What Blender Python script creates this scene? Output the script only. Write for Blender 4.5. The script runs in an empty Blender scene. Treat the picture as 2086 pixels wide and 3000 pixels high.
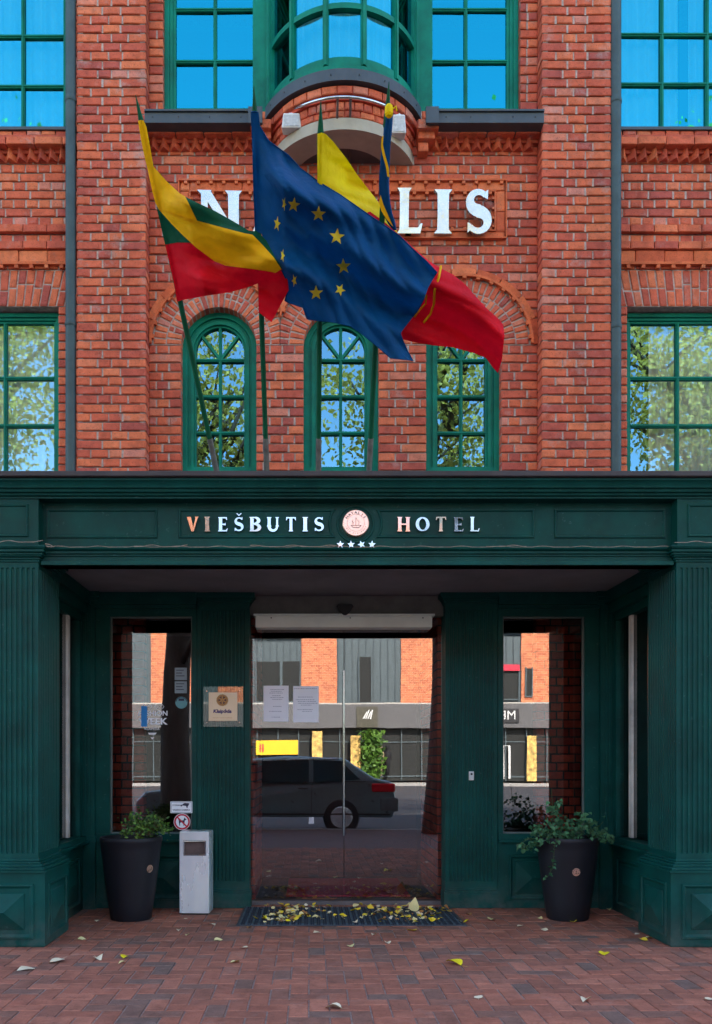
import bpy, bmesh, math, random
from mathutils import Vector, Matrix
from mathutils.geometry import delaunay_2d_cdt
R = random.Random(7)
rad = math.radians
PI = math.pi
scn = bpy.context.scene
COL = scn.collection
K = 2086/1596.0
CU, CV, F, H = 905/K, 2235/K, 2480/K, 1.2      # vanishing point, focal length (picture units), eye height

def X(u, Y): return (u-CU)*Y/F
def Z(v, Y): return H+(CV-v)*Y/F
def P(u, v, Y): return Vector((X(u, Y), Y, Z(v, Y)))
def G(u, v):                                    # point on the pavement
    Y = H*F/(v-CV)
    return X(u, Y), Y

# ------------------------------------------------------------------ materials
MATS = {}
def nodes_of(name):
    m = bpy.data.materials.new(name); m.use_nodes = True
    nt = m.node_tree; b = nt.nodes['Principled BSDF']
    MATS[name] = m
    return m, nt, b
def N(nt, typ, **kw):
    n = nt.nodes.new(typ)
    for k, v in kw.items():
        if k.startswith('i_'): n.inputs[k[2:].replace('_', ' ')].default_value = v
        else: setattr(n, k, v)
    return n
def ramp(nt, stops):
    r = N(nt, 'ShaderNodeValToRGB')
    e = r.color_ramp.elements
    while len(e) < len(stops): e.new(0.5)
    for q, (p, c) in zip(e, stops):
        q.position = p; q.color = (c[0], c[1], c[2], 1) if not isinstance(c, (int, float)) else (c, c, c, 1)
    return r
def simple(name, col, rough=.6, metal=0, var=.25, scale=6., bump=.0, bscale=60., spec=.4, stretch=None, coat=0):
    m, nt, b = nodes_of(name)
    tc = N(nt, 'ShaderNodeTexCoord')
    src = tc.outputs['Object']
    if stretch:
        mp = N(nt, 'ShaderNodeMapping'); mp.inputs['Scale'].default_value = stretch
        nt.links.new(src, mp.inputs[0]); src = mp.outputs[0]
    n = N(nt, 'ShaderNodeTexNoise', i_Scale=scale, i_Detail=6.0, i_Roughness=.6)
    nt.links.new(src, n.inputs['Vector'])
    lo = [c*(1-var) for c in col]; hi = [min(1, c*(1+var)) for c in col]
    r = ramp(nt, [(.3, lo), (.7, hi)])
    nt.links.new(n.outputs[0], r.inputs[0]); nt.links.new(r.outputs[0], b.inputs['Base Color'])
    b.inputs['Roughness'].default_value = rough; b.inputs['Metallic'].default_value = metal
    b.inputs['Specular IOR Level'].default_value = spec
    if coat: b.inputs['Coat Weight'].default_value = coat; b.inputs['Coat Roughness'].default_value = .15
    rr = N(nt, 'ShaderNodeMapRange'); rr.inputs['To Min'].default_value = max(0, rough-.1); rr.inputs['To Max'].default_value = min(1, rough+.12)
    nt.links.new(n.outputs[0], rr.inputs[0]); nt.links.new(rr.outputs[0], b.inputs['Roughness'])
    if bump:
        n2 = N(nt, 'ShaderNodeTexNoise', i_Scale=bscale, i_Detail=4.0)
        nt.links.new(src, n2.inputs['Vector'])
        bp = N(nt, 'ShaderNodeBump', i_Strength=bump, i_Distance=.004)
        nt.links.new(n2.outputs[0], bp.inputs['Height']); nt.links.new(bp.outputs[0], b.inputs['Normal'])
    return m

def brick_mat(name, stops, stain=.5, seed=0., bump=.6):
    m, nt, b = nodes_of(name); L = nt.links.new
    at = N(nt, 'ShaderNodeAttribute', attribute_name='tone')
    sep = N(nt, 'ShaderNodeSeparateColor'); L(at.outputs['Color'], sep.inputs[0])
    r = ramp(nt, stops); L(sep.outputs[0], r.inputs[0])
    tc = N(nt, 'ShaderNodeTexCoord')
    off = N(nt, 'ShaderNodeVectorMath', operation='MULTIPLY_ADD')   # every brick has its own grain
    off.inputs[1].default_value = (37, 53, 29); L(at.outputs['Color'], off.inputs[0]); L(tc.outputs['Object'], off.inputs[2])
    n1 = N(nt, 'ShaderNodeTexNoise', i_Scale=14., i_Detail=6., i_Roughness=.65); L(off.outputs[0], n1.inputs['Vector'])
    r1 = ramp(nt, [(.25, .66), (.5, 1.), (.8, 1.28)]); L(n1.outputs[0], r1.inputs[0])
    mul = N(nt, 'ShaderNodeMix', data_type='RGBA', blend_type='MULTIPLY'); mul.inputs[0].default_value = 1
    L(r.outputs[0], mul.inputs[6]); L(r1.outputs[0], mul.inputs[7])
    # lime bloom
    n2 = N(nt, 'ShaderNodeTexNoise', i_Scale=5., i_Detail=9., i_Roughness=.75); L(tc.outputs['Object'], n2.inputs['Vector'])
    r2 = ramp(nt, [(.56, 0.), (.74, stain)]); L(n2.outputs[0], r2.inputs[0])
    mx = N(nt, 'ShaderNodeMix', data_type='RGBA'); L(r2.outputs[0], mx.inputs[0]); L(mul.outputs[2], mx.inputs[6])
    mx.inputs[7].default_value = (.42, .33, .29, 1)
    # dark burnt freckles
    n3 = N(nt, 'ShaderNodeTexNoise', i_Scale=90., i_Detail=3.); L(off.outputs[0], n3.inputs['Vector'])
    r3 = ramp(nt, [(.30, .45), (.42, 1.)]); L(n3.outputs[0], r3.inputs[0])
    m2 = N(nt, 'ShaderNodeMix', data_type='RGBA', blend_type='MULTIPLY'); m2.inputs[0].default_value = .7
    L(mx.outputs[2], m2.inputs[6]); L(r3.outputs[0], m2.inputs[7])
    mp = N(nt, 'ShaderNodeMapping'); mp.inputs['Scale'].default_value = (2.6, 2.6, .38); L(tc.outputs['Object'], mp.inputs[0])
    n5 = N(nt, 'ShaderNodeTexNoise', i_Scale=1., i_Detail=7., i_Roughness=.62); L(mp.outputs[0], n5.inputs['Vector'])
    r5 = ramp(nt, [(.30, .70), (.52, 1.), (.75, 1.10)]); L(n5.outputs[0], r5.inputs[0])
    m5 = N(nt, 'ShaderNodeMix', data_type='RGBA', blend_type='MULTIPLY'); m5.inputs[0].default_value = .8
    L(m2.outputs[2], m5.inputs[6]); L(r5.outputs[0], m5.inputs[7]); L(m5.outputs[2], b.inputs['Base Color'])
    b.inputs['Roughness'].default_value = .85; b.inputs['Specular IOR Level'].default_value = .25
    n4 = N(nt, 'ShaderNodeTexNoise', i_Scale=55., i_Detail=8., i_Roughness=.7); L(off.outputs[0], n4.inputs['Vector'])
    bp = N(nt, 'ShaderNodeBump', i_Strength=bump, i_Distance=.006); L(n4.outputs[0], bp.inputs['Height']); L(bp.outputs[0], b.inputs['Normal'])
    return m

BRICK = brick_mat('brick_face', [(0, (.40, .085, .062)), (.12, (.47, .092, .056)), (.4, (.54, .108, .056)), (.72, (.60, .132, .060)), (.92, (.67, .175, .075)), (1, (.58, .21, .15))], .75)
BRICKL = brick_mat('brick_light', [(0, (.52, .10, .04)), (.5, (.62, .14, .05)), (1, (.70, .20, .08))], .5)
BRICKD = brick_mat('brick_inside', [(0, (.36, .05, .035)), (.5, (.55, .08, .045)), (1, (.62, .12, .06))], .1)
PAVER = brick_mat('paver_clay', [(0, (.17, .104, .084)), (.10, (.22, .104, .076)), (.28, (.27, .104, .070)), (.7, (.32, .112, .072)), (1, (.38, .145, .095))], .3, bump=.35)
MORTAR = simple('mortar', (.40, .31, .265), .95, var=.35, scale=25, bump=.8, bscale=120, spec=.1)
JOINT = simple('joint_sand', (.27, .20, .18), .95, var=.4, scale=30, bump=.6, bscale=150, spec=.1)
def paint(name, col, rough, wear=True):
    m, nt, b = nodes_of(name); L = nt.links.new
    tc = N(nt, 'ShaderNodeTexCoord')
    n = N(nt, 'ShaderNodeTexNoise', i_Scale=3.5, i_Detail=7., i_Roughness=.65); L(tc.outputs['Object'], n.inputs['Vector'])
    r = ramp(nt, [(.3, [c*.66 for c in col]), (.7, [c*1.36 for c in col])]); L(n.outputs[0], r.inputs[0])
    n2 = N(nt, 'ShaderNodeTexNoise', i_Scale=38., i_Detail=3., i_Roughness=.5); L(tc.outputs['Object'], n2.inputs['Vector'])
    r2 = ramp(nt, [(.665, 0.), (.74, .6 if wear else .15)]); L(n2.outputs[0], r2.inputs[0])
    mx = N(nt, 'ShaderNodeMix', data_type='RGBA'); L(r2.outputs[0], mx.inputs[0]); L(r.outputs[0], mx.inputs[6]); mx.inputs[7].default_value = (.05, .12, .11, 1)
    sx = N(nt, 'ShaderNodeSeparateXYZ'); L(tc.outputs['Object'], sx.inputs[0])
    hz = N(nt, 'ShaderNodeMapRange'); hz.inputs['From Min'].default_value = 0; hz.inputs['From Max'].default_value = .28; hz.inputs['To Min'].default_value = .55 if wear else 0; hz.inputs['To Max'].default_value = 0; L(sx.outputs[2], hz.inputs[0])
    n6 = N(nt, 'ShaderNodeTexNoise', i_Scale=9., i_Detail=8., i_Roughness=.7); L(tc.outputs['Object'], n6.inputs['Vector'])
    r6 = ramp(nt, [(.40, 0.), (.68, 1.)]); L(n6.outputs[0], r6.inputs[0])
    ml = N(nt, 'ShaderNodeMath', operation='MULTIPLY'); L(hz.outputs[0], ml.inputs[0]); L(r6.outputs[0], ml.inputs[1])
    m6 = N(nt, 'ShaderNodeMix', data_type='RGBA'); L(ml.outputs[0], m6.inputs[0]); L(mx.outputs[2], m6.inputs[6]); m6.inputs[7].default_value = (.10, .10, .09, 1)
    L(m6.outputs[2], b.inputs['Base Color'])
    b.inputs['Specular IOR Level'].default_value = .16
    rr = N(nt, 'ShaderNodeMapRange'); rr.inputs['To Min'].default_value = rough-.1; rr.inputs['To Max'].default_value = rough+.18
    L(n.outputs[0], rr.inputs[0]); L(rr.outputs[0], b.inputs['Roughness'])
    mp = N(nt, 'ShaderNodeMapping'); mp.inputs['Scale'].default_value = (60, 60, 5); L(tc.outputs['Object'], mp.inputs[0])
    n3 = N(nt, 'ShaderNodeTexNoise', i_Scale=1.5, i_Detail=3.); L(mp.outputs[0], n3.inputs['Vector'])
    bp = N(nt, 'ShaderNodeBump', i_Strength=.12, i_Distance=.003); L(n3.outputs[0], bp.inputs['Height']); L(bp.outputs[0], b.inputs['Normal'])
    return m
GREEN = paint('dark_green_paint', (.0018, .052, .044), .42)
GREEN2 = paint('window_green_paint', (.0008, .165, .105), .45, False)
SOFFIT = simple('soffit_board', (.19, .185, .20), .7, var=.2, scale=3)
ZINC = simple('grey_sheet_metal', (.055, .070, .080), .55, .1, var=.25, scale=4, bump=.1)
CAPM = simple('brown_sheet_metal', (.045, .038, .042), .5, .2, var=.3, scale=4)
PIPE = simple('pipe_grey_paint', (.050, .080, .082), .5, 0, var=.25, scale=5, spec=.25)
CHROME = simple('polished_steel', (.47, .50, .51), .07, .92, var=.10, scale=7, bump=.8, bscale=3)
STEELM = simple('brushed_steel', (.78, .88, .98), .26, .5, var=.14, scale=4, bump=1., bscale=2.2, stretch=(1, 1, .3))
CHROME2 = simple('frieze_steel', (.44, .45, .45), .10, .9, var=.1, scale=12)
COPPER = simple('rose_brass', (.85, .55, .42), .28, .75, var=.18, scale=30)
COPPERD = simple('engraved_brass', (.16, .08, .06), .6, .4, var=.3, scale=30)
PATINA = simple('green_copper', (.035, .13, .09), .6, var=.5, scale=12)
CREAM = simple('cream_render', (.40, .36, .28), .9, var=.15, scale=5, bump=.2)
BROWNR = simple('brown_render', (.11, .085, .075), .9, var=.2, scale=6)
WHITEP = simple('white_plastic', (.62, .62, .60), .5, var=.15, scale=14)
OPBOX = simple('operator_cover', (.84, .90, .82), .45, var=.1, scale=3)
BLACKP = simple('black_plastic', (.02, .02, .022), .45, var=.2)
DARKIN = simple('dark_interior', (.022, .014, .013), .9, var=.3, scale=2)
REDMAT = simple('red_carpet', (.62, .03, .06), .95, var=.3, scale=40)
POT = simple('charcoal_pot', (.012, .0125, .017), .5, var=.15, scale=3, bump=.1, bscale=200, spec=.28)
SOIL = simple('soil', (.03, .02, .015), .95, var=.5, scale=40, bump=1)
PAPER = simple('printed_paper', (.86, .88, .92), .7, var=.03, scale=3)
INK = simple('grey_ink', (.22, .24, .32), .7, var=.1)
INKD = simple('dark_ink', (.03, .03, .06), .6, var=.1)
NAVY = simple('navy_ink', (.03, .02, .14), .6, var=.1)
GOLDP = simple('gold_print', (.55, .27, .06), .5, var=.1)
BEIGE = simple('beige_card', (.88, .68, .44), .6, var=.05)
REDP = simple('red_print', (.55, .02, .05), .5, var=.05)
SKYB = simple('blue_sticker', (.02, .25, .62), .5, var=.05)
TEALP = simple('teal_sticker', (.12, .32, .33), .5, var=.05)
GREYST = simple('grey_sticker', (.22, .28, .30), .5, var=.05)
CLOTHC = simple('net_curtain', (.80, .80, .70), .9, var=.08, scale=4)
WOODC = simple('paint_green_pole', (.003, .085, .038), .5, var=.2, scale=8, spec=.15)
SLEEVE = simple('grey_sleeve', (.13, .135, .12), .6, .1, var=.4, scale=20)
CABLE = simple('pale_cable', (.34, .25, .20), .6, var=.4, scale=30)
BARK = simple('bark', (.07, .055, .045), .95, var=.5, scale=8, bump=1, bscale=14, stretch=(1, 1, .25))
ROADM = simple('asphalt', (.055, .055, .058), .9, var=.2, scale=2, bump=.5, bscale=150)
SLATE = simple('slate_cladding', (.075, .10, .11), .55, .2, var=.15, scale=2)
FASCIA = simple('fascia_grey', (.10, .098, .10), .6, var=.08, scale=1)
LIGHTPAVE = simple('pale_paving', (.42, .40, .36), .9, var=.12, scale=1)
YELP = simple('yellow_poster', (.85, .50, .02), .6, var=.06, scale=2)
SHOPD = simple('shop_dark', (.012, .014, .013), .7, var=.3, scale=.8)
KERBM = simple('granite_kerb', (.30, .29, .28), .85, var=.2, scale=20)

def flag_mat(name, col):
    m, nt, b = nodes_of(name); L = nt.links.new
    tc = N(nt, 'ShaderNodeTexCoord')
    w = N(nt, 'ShaderNodeTexNoise', i_Scale=5., i_Detail=6., i_Roughness=.6); L(tc.outputs['Object'], w.inputs['Vector'])
    r = ramp(nt, [(.3, [c*.8 for c in col]), (.7, [min(1, c*1.15) for c in col])]); L(w.outputs[0], r.inputs[0])
    L(r.outputs[0], b.inputs['Base Color']); b.inputs['Roughness'].default_value = .62
    b.inputs['Specular IOR Level'].default_value = .15
    tr = N(nt, 'ShaderNodeBsdfTranslucent'); L(r.outputs[0], tr.inputs[0])
    mx = N(nt, 'ShaderNodeMixShader'); mx.inputs[0].default_value = .3
    L(b.outputs[0], mx.inputs[1]); L(tr.outputs[0], mx.inputs[2]); L(mx.outputs[0], nt.nodes['Material Output'].inputs[0])
    n2 = N(nt, 'ShaderNodeTexNoise', i_Scale=11., i_Detail=4., i_Distortion=1.2); L(tc.outputs['Object'], n2.inputs['Vector'])
    bp = N(nt, 'ShaderNodeBump', i_Strength=.5, i_Distance=.02); L(n2.outputs[0], bp.inputs['Height']); L(bp.outputs[0], b.inputs['Normal'])
    return m
F_YEL = flag_mat('flag_yellow', (.95, .50, .006)); F_YEL2 = flag_mat('flag_bright_yellow', (1., .72, .004))
F_GRN = flag_mat('flag_green', (.004, .09, .045)); F_RED = flag_mat('flag_red', (.70, .004, .018))
F_BLUE = flag_mat('flag_blue', (.001, .074, .235)); F_STAR = flag_mat('flag_star', (.85, .68, .05))

def leaf_mat(name, a, c, trans=.35):
    m, nt, b = nodes_of(name); L = nt.links.new
    at = N(nt, 'ShaderNodeAttribute', attribute_name='tone')
    sep = N(nt, 'ShaderNodeSeparateColor'); L(at.outputs['Color'], sep.inputs[0])
    r = ramp(nt, [(0, a), (1, c)]); L(sep.outputs[0], r.inputs[0]); L(r.outputs[0], b.inputs['Base Color'])
    b.inputs['Roughness'].default_value = .5
    tr = N(nt, 'ShaderNodeBsdfTranslucent'); L(r.outputs[0], tr.inputs[0])
    mx = N(nt, 'ShaderNodeMixShader'); mx.inputs[0].default_value = trans
    L(b.outputs[0], mx.inputs[1]); L(tr.outputs[0], mx.inputs[2]); L(mx.outputs[0], nt.nodes['Material Output'].inputs[0])
    return m
IVY = leaf_mat('ivy_leaf', (.014, .065, .024), (.10, .27, .12), .2)
BUSH = leaf_mat('bush_leaf', (.016, .06, .008), (.15, .30, .04), .2)
AUT = leaf_mat('autumn_leaf', (.42, .38, .07), (.95, .78, .20), .45)
def fallen(name, col):
    m = simple(name, col, .6, var=.3, scale=60); return m
LEAFM = [fallen('fallen_yellow', (.80, .55, .04)), fallen('fallen_pale', (.75, .62, .28)), fallen('fallen_brown', (.34, .15, .045)), fallen('fallen_cream', (.72, .60, .42)), fallen('fallen_vivid', (.80, .60, .01))]

def glass(name, refl, tint=(1, 1, 1), rcol=(1, 1, 1), rough=0., wav=.0):
    m = bpy.data.materials.new(name); m.use_nodes = True; nt = m.node_tree; nt.nodes.clear(); L = nt.links.new; MATS[name] = m
    out = N(nt, 'ShaderNodeOutputMaterial')
    g = N(nt, 'ShaderNodeBsdfGlossy', i_Roughness=rough); g.inputs['Color'].default_value = (*rcol, 1)
    t = N(nt, 'ShaderNodeBsdfTransparent'); t.inputs['Color'].default_value = (*tint, 1)
    fr = N(nt, 'ShaderNodeFresnel', i_IOR=1.5)
    mr = N(nt, 'ShaderNodeMapRange'); mr.inputs['From Min'].default_value = .04; mr.inputs['From Max'].default_value = 1; mr.inputs['To Min'].default_value = refl; mr.inputs['To Max'].default_value = 1
    L(fr.outputs[0], mr.inputs[0])
    mx = N(nt, 'ShaderNodeMixShader'); L(mr.outputs[0], mx.inputs[0]); L(t.outputs[0], mx.inputs[1]); L(g.outputs[0], mx.inputs[2])
    if wav:
        tc = N(nt, 'ShaderNodeTexCoord'); n = N(nt, 'ShaderNodeTexNoise', i_Scale=2.2, i_Detail=1.)
        L(tc.outputs['Object'], n.inputs['Vector'])
        bp = N(nt, 'ShaderNodeBump', i_Strength=wav, i_Distance=.01); L(n.outputs[0], bp.inputs['Height'])
        L(bp.outputs[0], g.inputs['Normal'])
    L(mx.outputs[0], out.inputs[0])
    return m
GL_UP = glass('window_glass', .25, (.92, .95, .90), (.34, .74, .92), wav=.12)
GL_TOP = glass('coated_glass', .52, (.5, .85, .95), (.02, .50, .62), wav=.10)
GL_DOOR = glass('door_glass', .15, (.86, .84, .84), wav=.02)
GL_PLATE = glass('acrylic_plate', .05, (.85, .92, .92))
GL_SHOP = glass('shop_glass', .15, (.8, .85, .85))

# ------------------------------------------------------------------ mesh builder
class MB:
    def __init__(s): s.v = []; s.f = []; s.t = []; s.m = []; s.mi = 0; s.tone = None
    def face(s, pts, tone=None):
        n = len(s.v); s.v += [tuple(p) for p in pts]; s.f.append(tuple(range(n, n+len(pts)))); s.t.append(tone or s.tone or (.5, .5, .5)); s.m.append(s.mi)
    def raw(s, vs, fs, tone=None):
        n = len(s.v); s.v += [tuple(p) for p in vs]
        for f in fs: s.f.append(tuple(n+i for i in f)); s.t.append(tone or s.tone or (.5, .5, .5)); s.m.append(s.mi)
    def hexa(s, a, b, tone=None):               # two quads a (front), b (back)
        s.raw(list(a)+list(b), [(0, 1, 2, 3), (7, 6, 5, 4), (0, 4, 5, 1), (1, 5, 6, 2), (2, 6, 7, 3), (3, 7, 4, 0)], tone)
    def box(s, x0, x1, y0, y1, z0, z1, tone=None):
        if x0 > x1: x0, x1 = x1, x0
        if y0 > y1: y0, y1 = y1, y0
        if z0 > z1: z0, z1 = z1, z0
        s.hexa([(x0, y0, z0), (x1, y0, z0), (x1, y0, z1), (x0, y0, z1)], [(x0, y1, z0), (x1, y1, z0), (x1, y1, z1), (x0, y1, z1)], tone)
    def brick(s, q, inn, depth=.1, ch=.0055, jit=.0018, tone=None):
        """q: four front corners, counter-clockwise seen from outside; inn: inward unit vector"""
        q = [Vector(p) for p in q]; inn = Vector(inn)
        c = (q[0]+q[1]+q[2]+q[3])/4
        off = R.uniform(-.0022, .0022)
        tone = tone or (R.random(), R.random(), R.random())
        outer = []; inner = []
        for p in q:
            d = (c-p); p = p + Vector((R.uniform(-jit, jit), R.uniform(-jit, jit), R.uniform(-jit, jit)))
            L = d.length; k = min(.3, ch*1.5/max(L*.6, 1e-4))
            inner.append(p+d*k+inn*(off+R.uniform(-.0008, .0008))); outer.append(p+inn*(off+ch))
        back = [p+inn*depth for p in q]
        s.raw(inner+outer+back, [(0, 1, 2, 3), (4, 5, 1, 0), (5, 6, 2, 1), (6, 7, 3, 2), (7, 4, 0, 3),
              (8, 9, 5, 4), (9, 10, 6, 5), (10, 11, 7, 6), (11, 8, 4, 7)], tone)
    def prism_x(s, prof, x0, x1, caps=True):
        n = len(prof)
        vs = [(x0, y, z) for y, z in prof]+[(x1, y, z) for y, z in prof]
        fs = [(i, (i+1) % n, n+(i+1) % n, n+i) for i in range(n)]
        if caps: fs += [tuple(range(n))[::-1], tuple(range(n, 2*n))]
        s.raw(vs, fs)
    def prism_y(s, poly, y0, y1):               # poly in (x, z)
        n = len(poly)
        s.raw([(x, y0, z) for x, z in poly]+[(x, y1, z) for x, z in poly], [(i, (i+1) % n, n+(i+1) % n, n+i) for i in range(n)]+[tuple(range(n))[::-1], tuple(range(n, 2*n))])
    def prism_z(s, poly, z0, z1):
        n = len(poly)
        s.raw([(x, y, z0) for x, y in poly]+[(x, y, z1) for x, y in poly], [(i, (i+1) % n, n+(i+1) % n, n+i) for i in range(n)]+[tuple(range(n))[::-1], tuple(range(n, 2*n))])
    def tube(s, pts, r, n=10, caps=True):
        pts = [Vector(p) for p in pts]; rs = r if isinstance(r, (list, tuple)) else [r]*len(pts)
        rings = []; up = None
        for i, p in enumerate(pts):
            d = (pts[min(i+1, len(pts)-1)]-pts[max(i-1, 0)]).normalized()
            if up is None: up = d.orthogonal().normalized()
            else: up = (up-d*up.dot(d)).normalized()
            sd = d.cross(up)
            rings.append([p+(up*math.cos(2*PI*k/n)+sd*math.sin(2*PI*k/n))*rs[i] for k in range(n)])
        vs = [v for r_ in rings for v in r_]; fs = []
        for i in range(len(pts)-1):
            for k in range(n): a = i*n+k; b = i*n+(k+1) % n; fs.append((a, b, b+n, a+n))
        if caps: fs += [tuple(range(n))[::-1], tuple(range((len(pts)-1)*n, len(pts)*n))]
        s.raw(vs, fs)
    def lathe(s, prof, c, n=40, ax='z'):
        vs = []; fs = []
        for r, h in prof:
            for k in range(n):
                a = 2*PI*k/n
                vs.append((c[0]+r*math.cos(a), c[1]+r*math.sin(a), c[2]+h) if ax == 'z' else (c[0]+r*math.cos(a), c[1]+h, c[2]+r*math.sin(a)))
        for i in range(len(prof)-1):
            for k in range(n): a = i*n+k; b = i*n+(k+1) % n; fs.append((a, b, b+n, a+n))
        fs.append(tuple(range(n))[::-1]); fs.append(tuple(range((len(prof)-1)*n, len(prof)*n)))
        s.raw(vs, fs)
    def build_apart(s, name, mats, parent, gap, **kw):
        """build each far-apart cluster of faces as an object of its own"""
        par = list(range(len(s.v)))
        def find(a):
            while par[a] != a: par[a] = par[par[a]]; a = par[a]
            return a
        for f in s.f:
            for i in f[1:]: par[find(i)] = find(f[0])
        bb = {}
        for i, v in enumerate(s.v):
            r_ = find(i); b = bb.setdefault(r_, [list(v), list(v)])
            for k in range(3): b[0][k] = min(b[0][k], v[k]); b[1][k] = max(b[1][k], v[k])
        groups = []
        for r_, (lo, hi) in bb.items():
            lo, hi, mem = list(lo), list(hi), {r_}; rest = []
            for g_ in groups:
                if all(g_[0][k] <= hi[k]+gap and lo[k] <= g_[1][k]+gap for k in range(3)):
                    lo = [min(a, b) for a, b in zip(lo, g_[0])]; hi = [max(a, b) for a, b in zip(hi, g_[1])]; mem |= g_[2]
                else: rest.append(g_)
            rest.append((lo, hi, mem)); groups = rest
        out = []
        for lo, hi, mem in groups:
            m = MB(); mp_ = {}
            for f, t, mi in zip(s.f, s.t, s.m):
                if find(f[0]) in mem:
                    for i in f:
                        if i not in mp_: mp_[i] = len(m.v); m.v.append(s.v[i])
                    m.f.append(tuple(mp_[i] for i in f)); m.t.append(t); m.m.append(mi)
            out.append(m.build(name, mats, parent, **kw))
        return out
    def build(s, name, mats, parent=None, smooth=False, bevel=0, recalc=True, smooth_angle=None):
        o0 = ORG.get(parent.name, Vector((0, 0, 0))) if parent else Vector((0, 0, 0))
        me = bpy.data.meshes.new(name)
        me.from_pydata([(v[0]-o0.x, v[1]-o0.y, v[2]-o0.z) for v in s.v], [], s.f)
        if not isinstance(mats, (list, tuple)): mats = [mats]
        for m in mats: me.materials.append(m)
        me.polygons.foreach_set('material_index', s.m)
        at = me.attributes.new('tone', 'FLOAT_COLOR', 'FACE')
        buf = []
        for t in s.t: buf += [t[0], t[1], t[2], 1.]
        at.data.foreach_set('color', buf)
        if recalc:
            bm = bmesh.new(); bm.from_mesh(me); bmesh.ops.recalc_face_normals(bm, faces=bm.faces); bm.to_mesh(me); bm.free()
        if smooth: me.polygons.foreach_set('use_smooth', [True]*len(me.polygons))
        me.update()
        o = bpy.data.objects.new(name, me); COL.objects.link(o)
        if parent: o.parent = parent; ORG[o.name] = o0
        if bevel:
            b = o.modifiers.new('bevel', 'BEVEL'); b.width = bevel; b.segments = 2; b.limit_method = 'ANGLE'; b.angle_limit = rad(40)
        if smooth_angle is not None:
            me.set_sharp_from_angle(angle=rad(smooth_angle))
        return o
ORG = {}
def thing(name, label, cat, loc=(0, 0, 0), group=None):
    o = bpy.data.objects.new(name, None); COL.objects.link(o); o.location = loc; o.empty_display_size = .2
    o['label'] = label; o['category'] = cat
    if group: o['group'] = group
    ORG[o.name] = Vector(loc)
    return o
def tag(o, label, cat, group=None, kind=None):
    o['label'] = label; o['category'] = cat
    if group: o['group'] = group
    if kind: o['kind'] = kind
    return o
def structure(o): o['kind'] = 'structure'; return o

# ------------------------------------------------------------------ brickwork
PITCH = .0752; JT = .0125
YR, YP = 7.13, 7.0
def fill_course(mb, mo, xa, xb, z, h, y, row, L=.212, S=.106, depth=.12, mort=.0115, anchor=0., mat_y=None):
    """one course of bricks from xa to xb at height z on the plane y (facing -Y)"""
    if xb-xa < .02: return
    if mo is not None: mo.box(xa+.001, xb-.001, y+.0155+R.uniform(-.001, .001), y+depth-.004, z-.004, z+h+JT*.45)
    w = L if row % 2 == 0 else S
    x = anchor+math.floor((xa-anchor)/w)*w - (w*.5 if (row//2) % 2 else (0 if row % 2 == 0 else w*.5))
    cuts = [xa]
    while x < xb:
        ww = w
        if row % 2 == 0 and R.random() < .12: ww = S
        x += ww*(1+R.uniform(-.02, .02))
        if xa+.05 < x < xb-.05: cuts.append(x)
    cuts.append(xb)
    for i in range(len(cuts)-1):
        a = cuts[i]+(JT*.5 if i else 0); b = cuts[i+1]-(JT*.5 if i < len(cuts)-2 else 0)
        if mo is not None and i: d_ = y+.006+R.uniform(-.002, .003); mo.box(cuts[i]-JT*.5-.002, cuts[i]+JT*.5+.002, d_, d_+.012, z-.003, z+h-R.uniform(0, .002))
        mb.brick([(a, y, z), (b, y, z), (b, y, z+h), (a, y, z+h)], (0, 1, 0), depth)
def coursed(mb, mo, z0, z1, y, intervals, **kw):
    n = int(round((z1-z0)/PITCH)); p = (z1-z0)/n
    for i in range(n):
        z = z0+i*p
        for (xa, xb) in intervals(z+p*.5): fill_course(mb, mo, xa, xb, z+JT*.5, p-JT, y, i, **kw)
def pil_front(mb, mo, xa, xb, z0, z1, y, depth=.14):
    n = int(round((z1-z0)/PITCH)); p = (z1-z0)/n; W = xb-xa
    for i in range(n):
        z = z0+i*p+JT*.5; h = p-JT
        if i % 2 == 0: ws = [.37, .26, .37]
        else: ws = [.20, .26, .20, .34] if (i//2) % 2 else [.30, .2, .24, .26]
        mo.box(xa+.006, xb-.006, y+.0155, y+depth, z-.004, z+h+.005)
        x = xa
        for k, w in enumerate(ws):
            if k: d_ = y+.006+R.uniform(-.002, .003); mo.box(x-JT*.5-.002, x+JT*.5+.002, d_, d_+.012, z-.003, z+h-R.uniform(0, .002))
            a = x+(JT*.5 if k else 0); b = x+w*W-(JT*.5 if k < len(ws)-1 else 0); x += w*W
            mb.brick([(a, y, z), (b, y, z), (b, y, z+h), (a, y, z+h)], (0, 1, 0), depth)
def x_plane(mb, mo, xp, ya, yb, z0, z1, sgn, split=None):
    """bricks on a plane x=xp, facing sgn (+1 faces +x)"""
    n = int(round((z1-z0)/PITCH)); p = (z1-z0)/n
    for i in range(n):
        z = z0+i*p+JT*.5; h = p-JT
        segs = [(ya, yb)]
        if split:
            w = split if i % 2 else split*.5; y = ya-R.uniform(0, .001)+(0 if i % 2 else w*.5); segs = []; a = ya
            y = ya+w*(.5 if i % 2 == 0 else 1)
            while y < yb-.04: segs.append((a, y-JT)); a = y; y += w
            segs.append((a, yb))
        for a, b in segs:
            q = [(xp, a, z), (xp, b, z), (xp, b, z+h), (xp, a, z+h)]
            if sgn < 0: q = [q[1], q[0], q[3], q[2]]
            mb.brick(q, (-sgn, 0, 0), .05)
        if mo is not None: mo.box(xp-sgn*.009, xp-sgn*.05, ya+.003, yb-.001, z-.004, z+h+.005)

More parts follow.
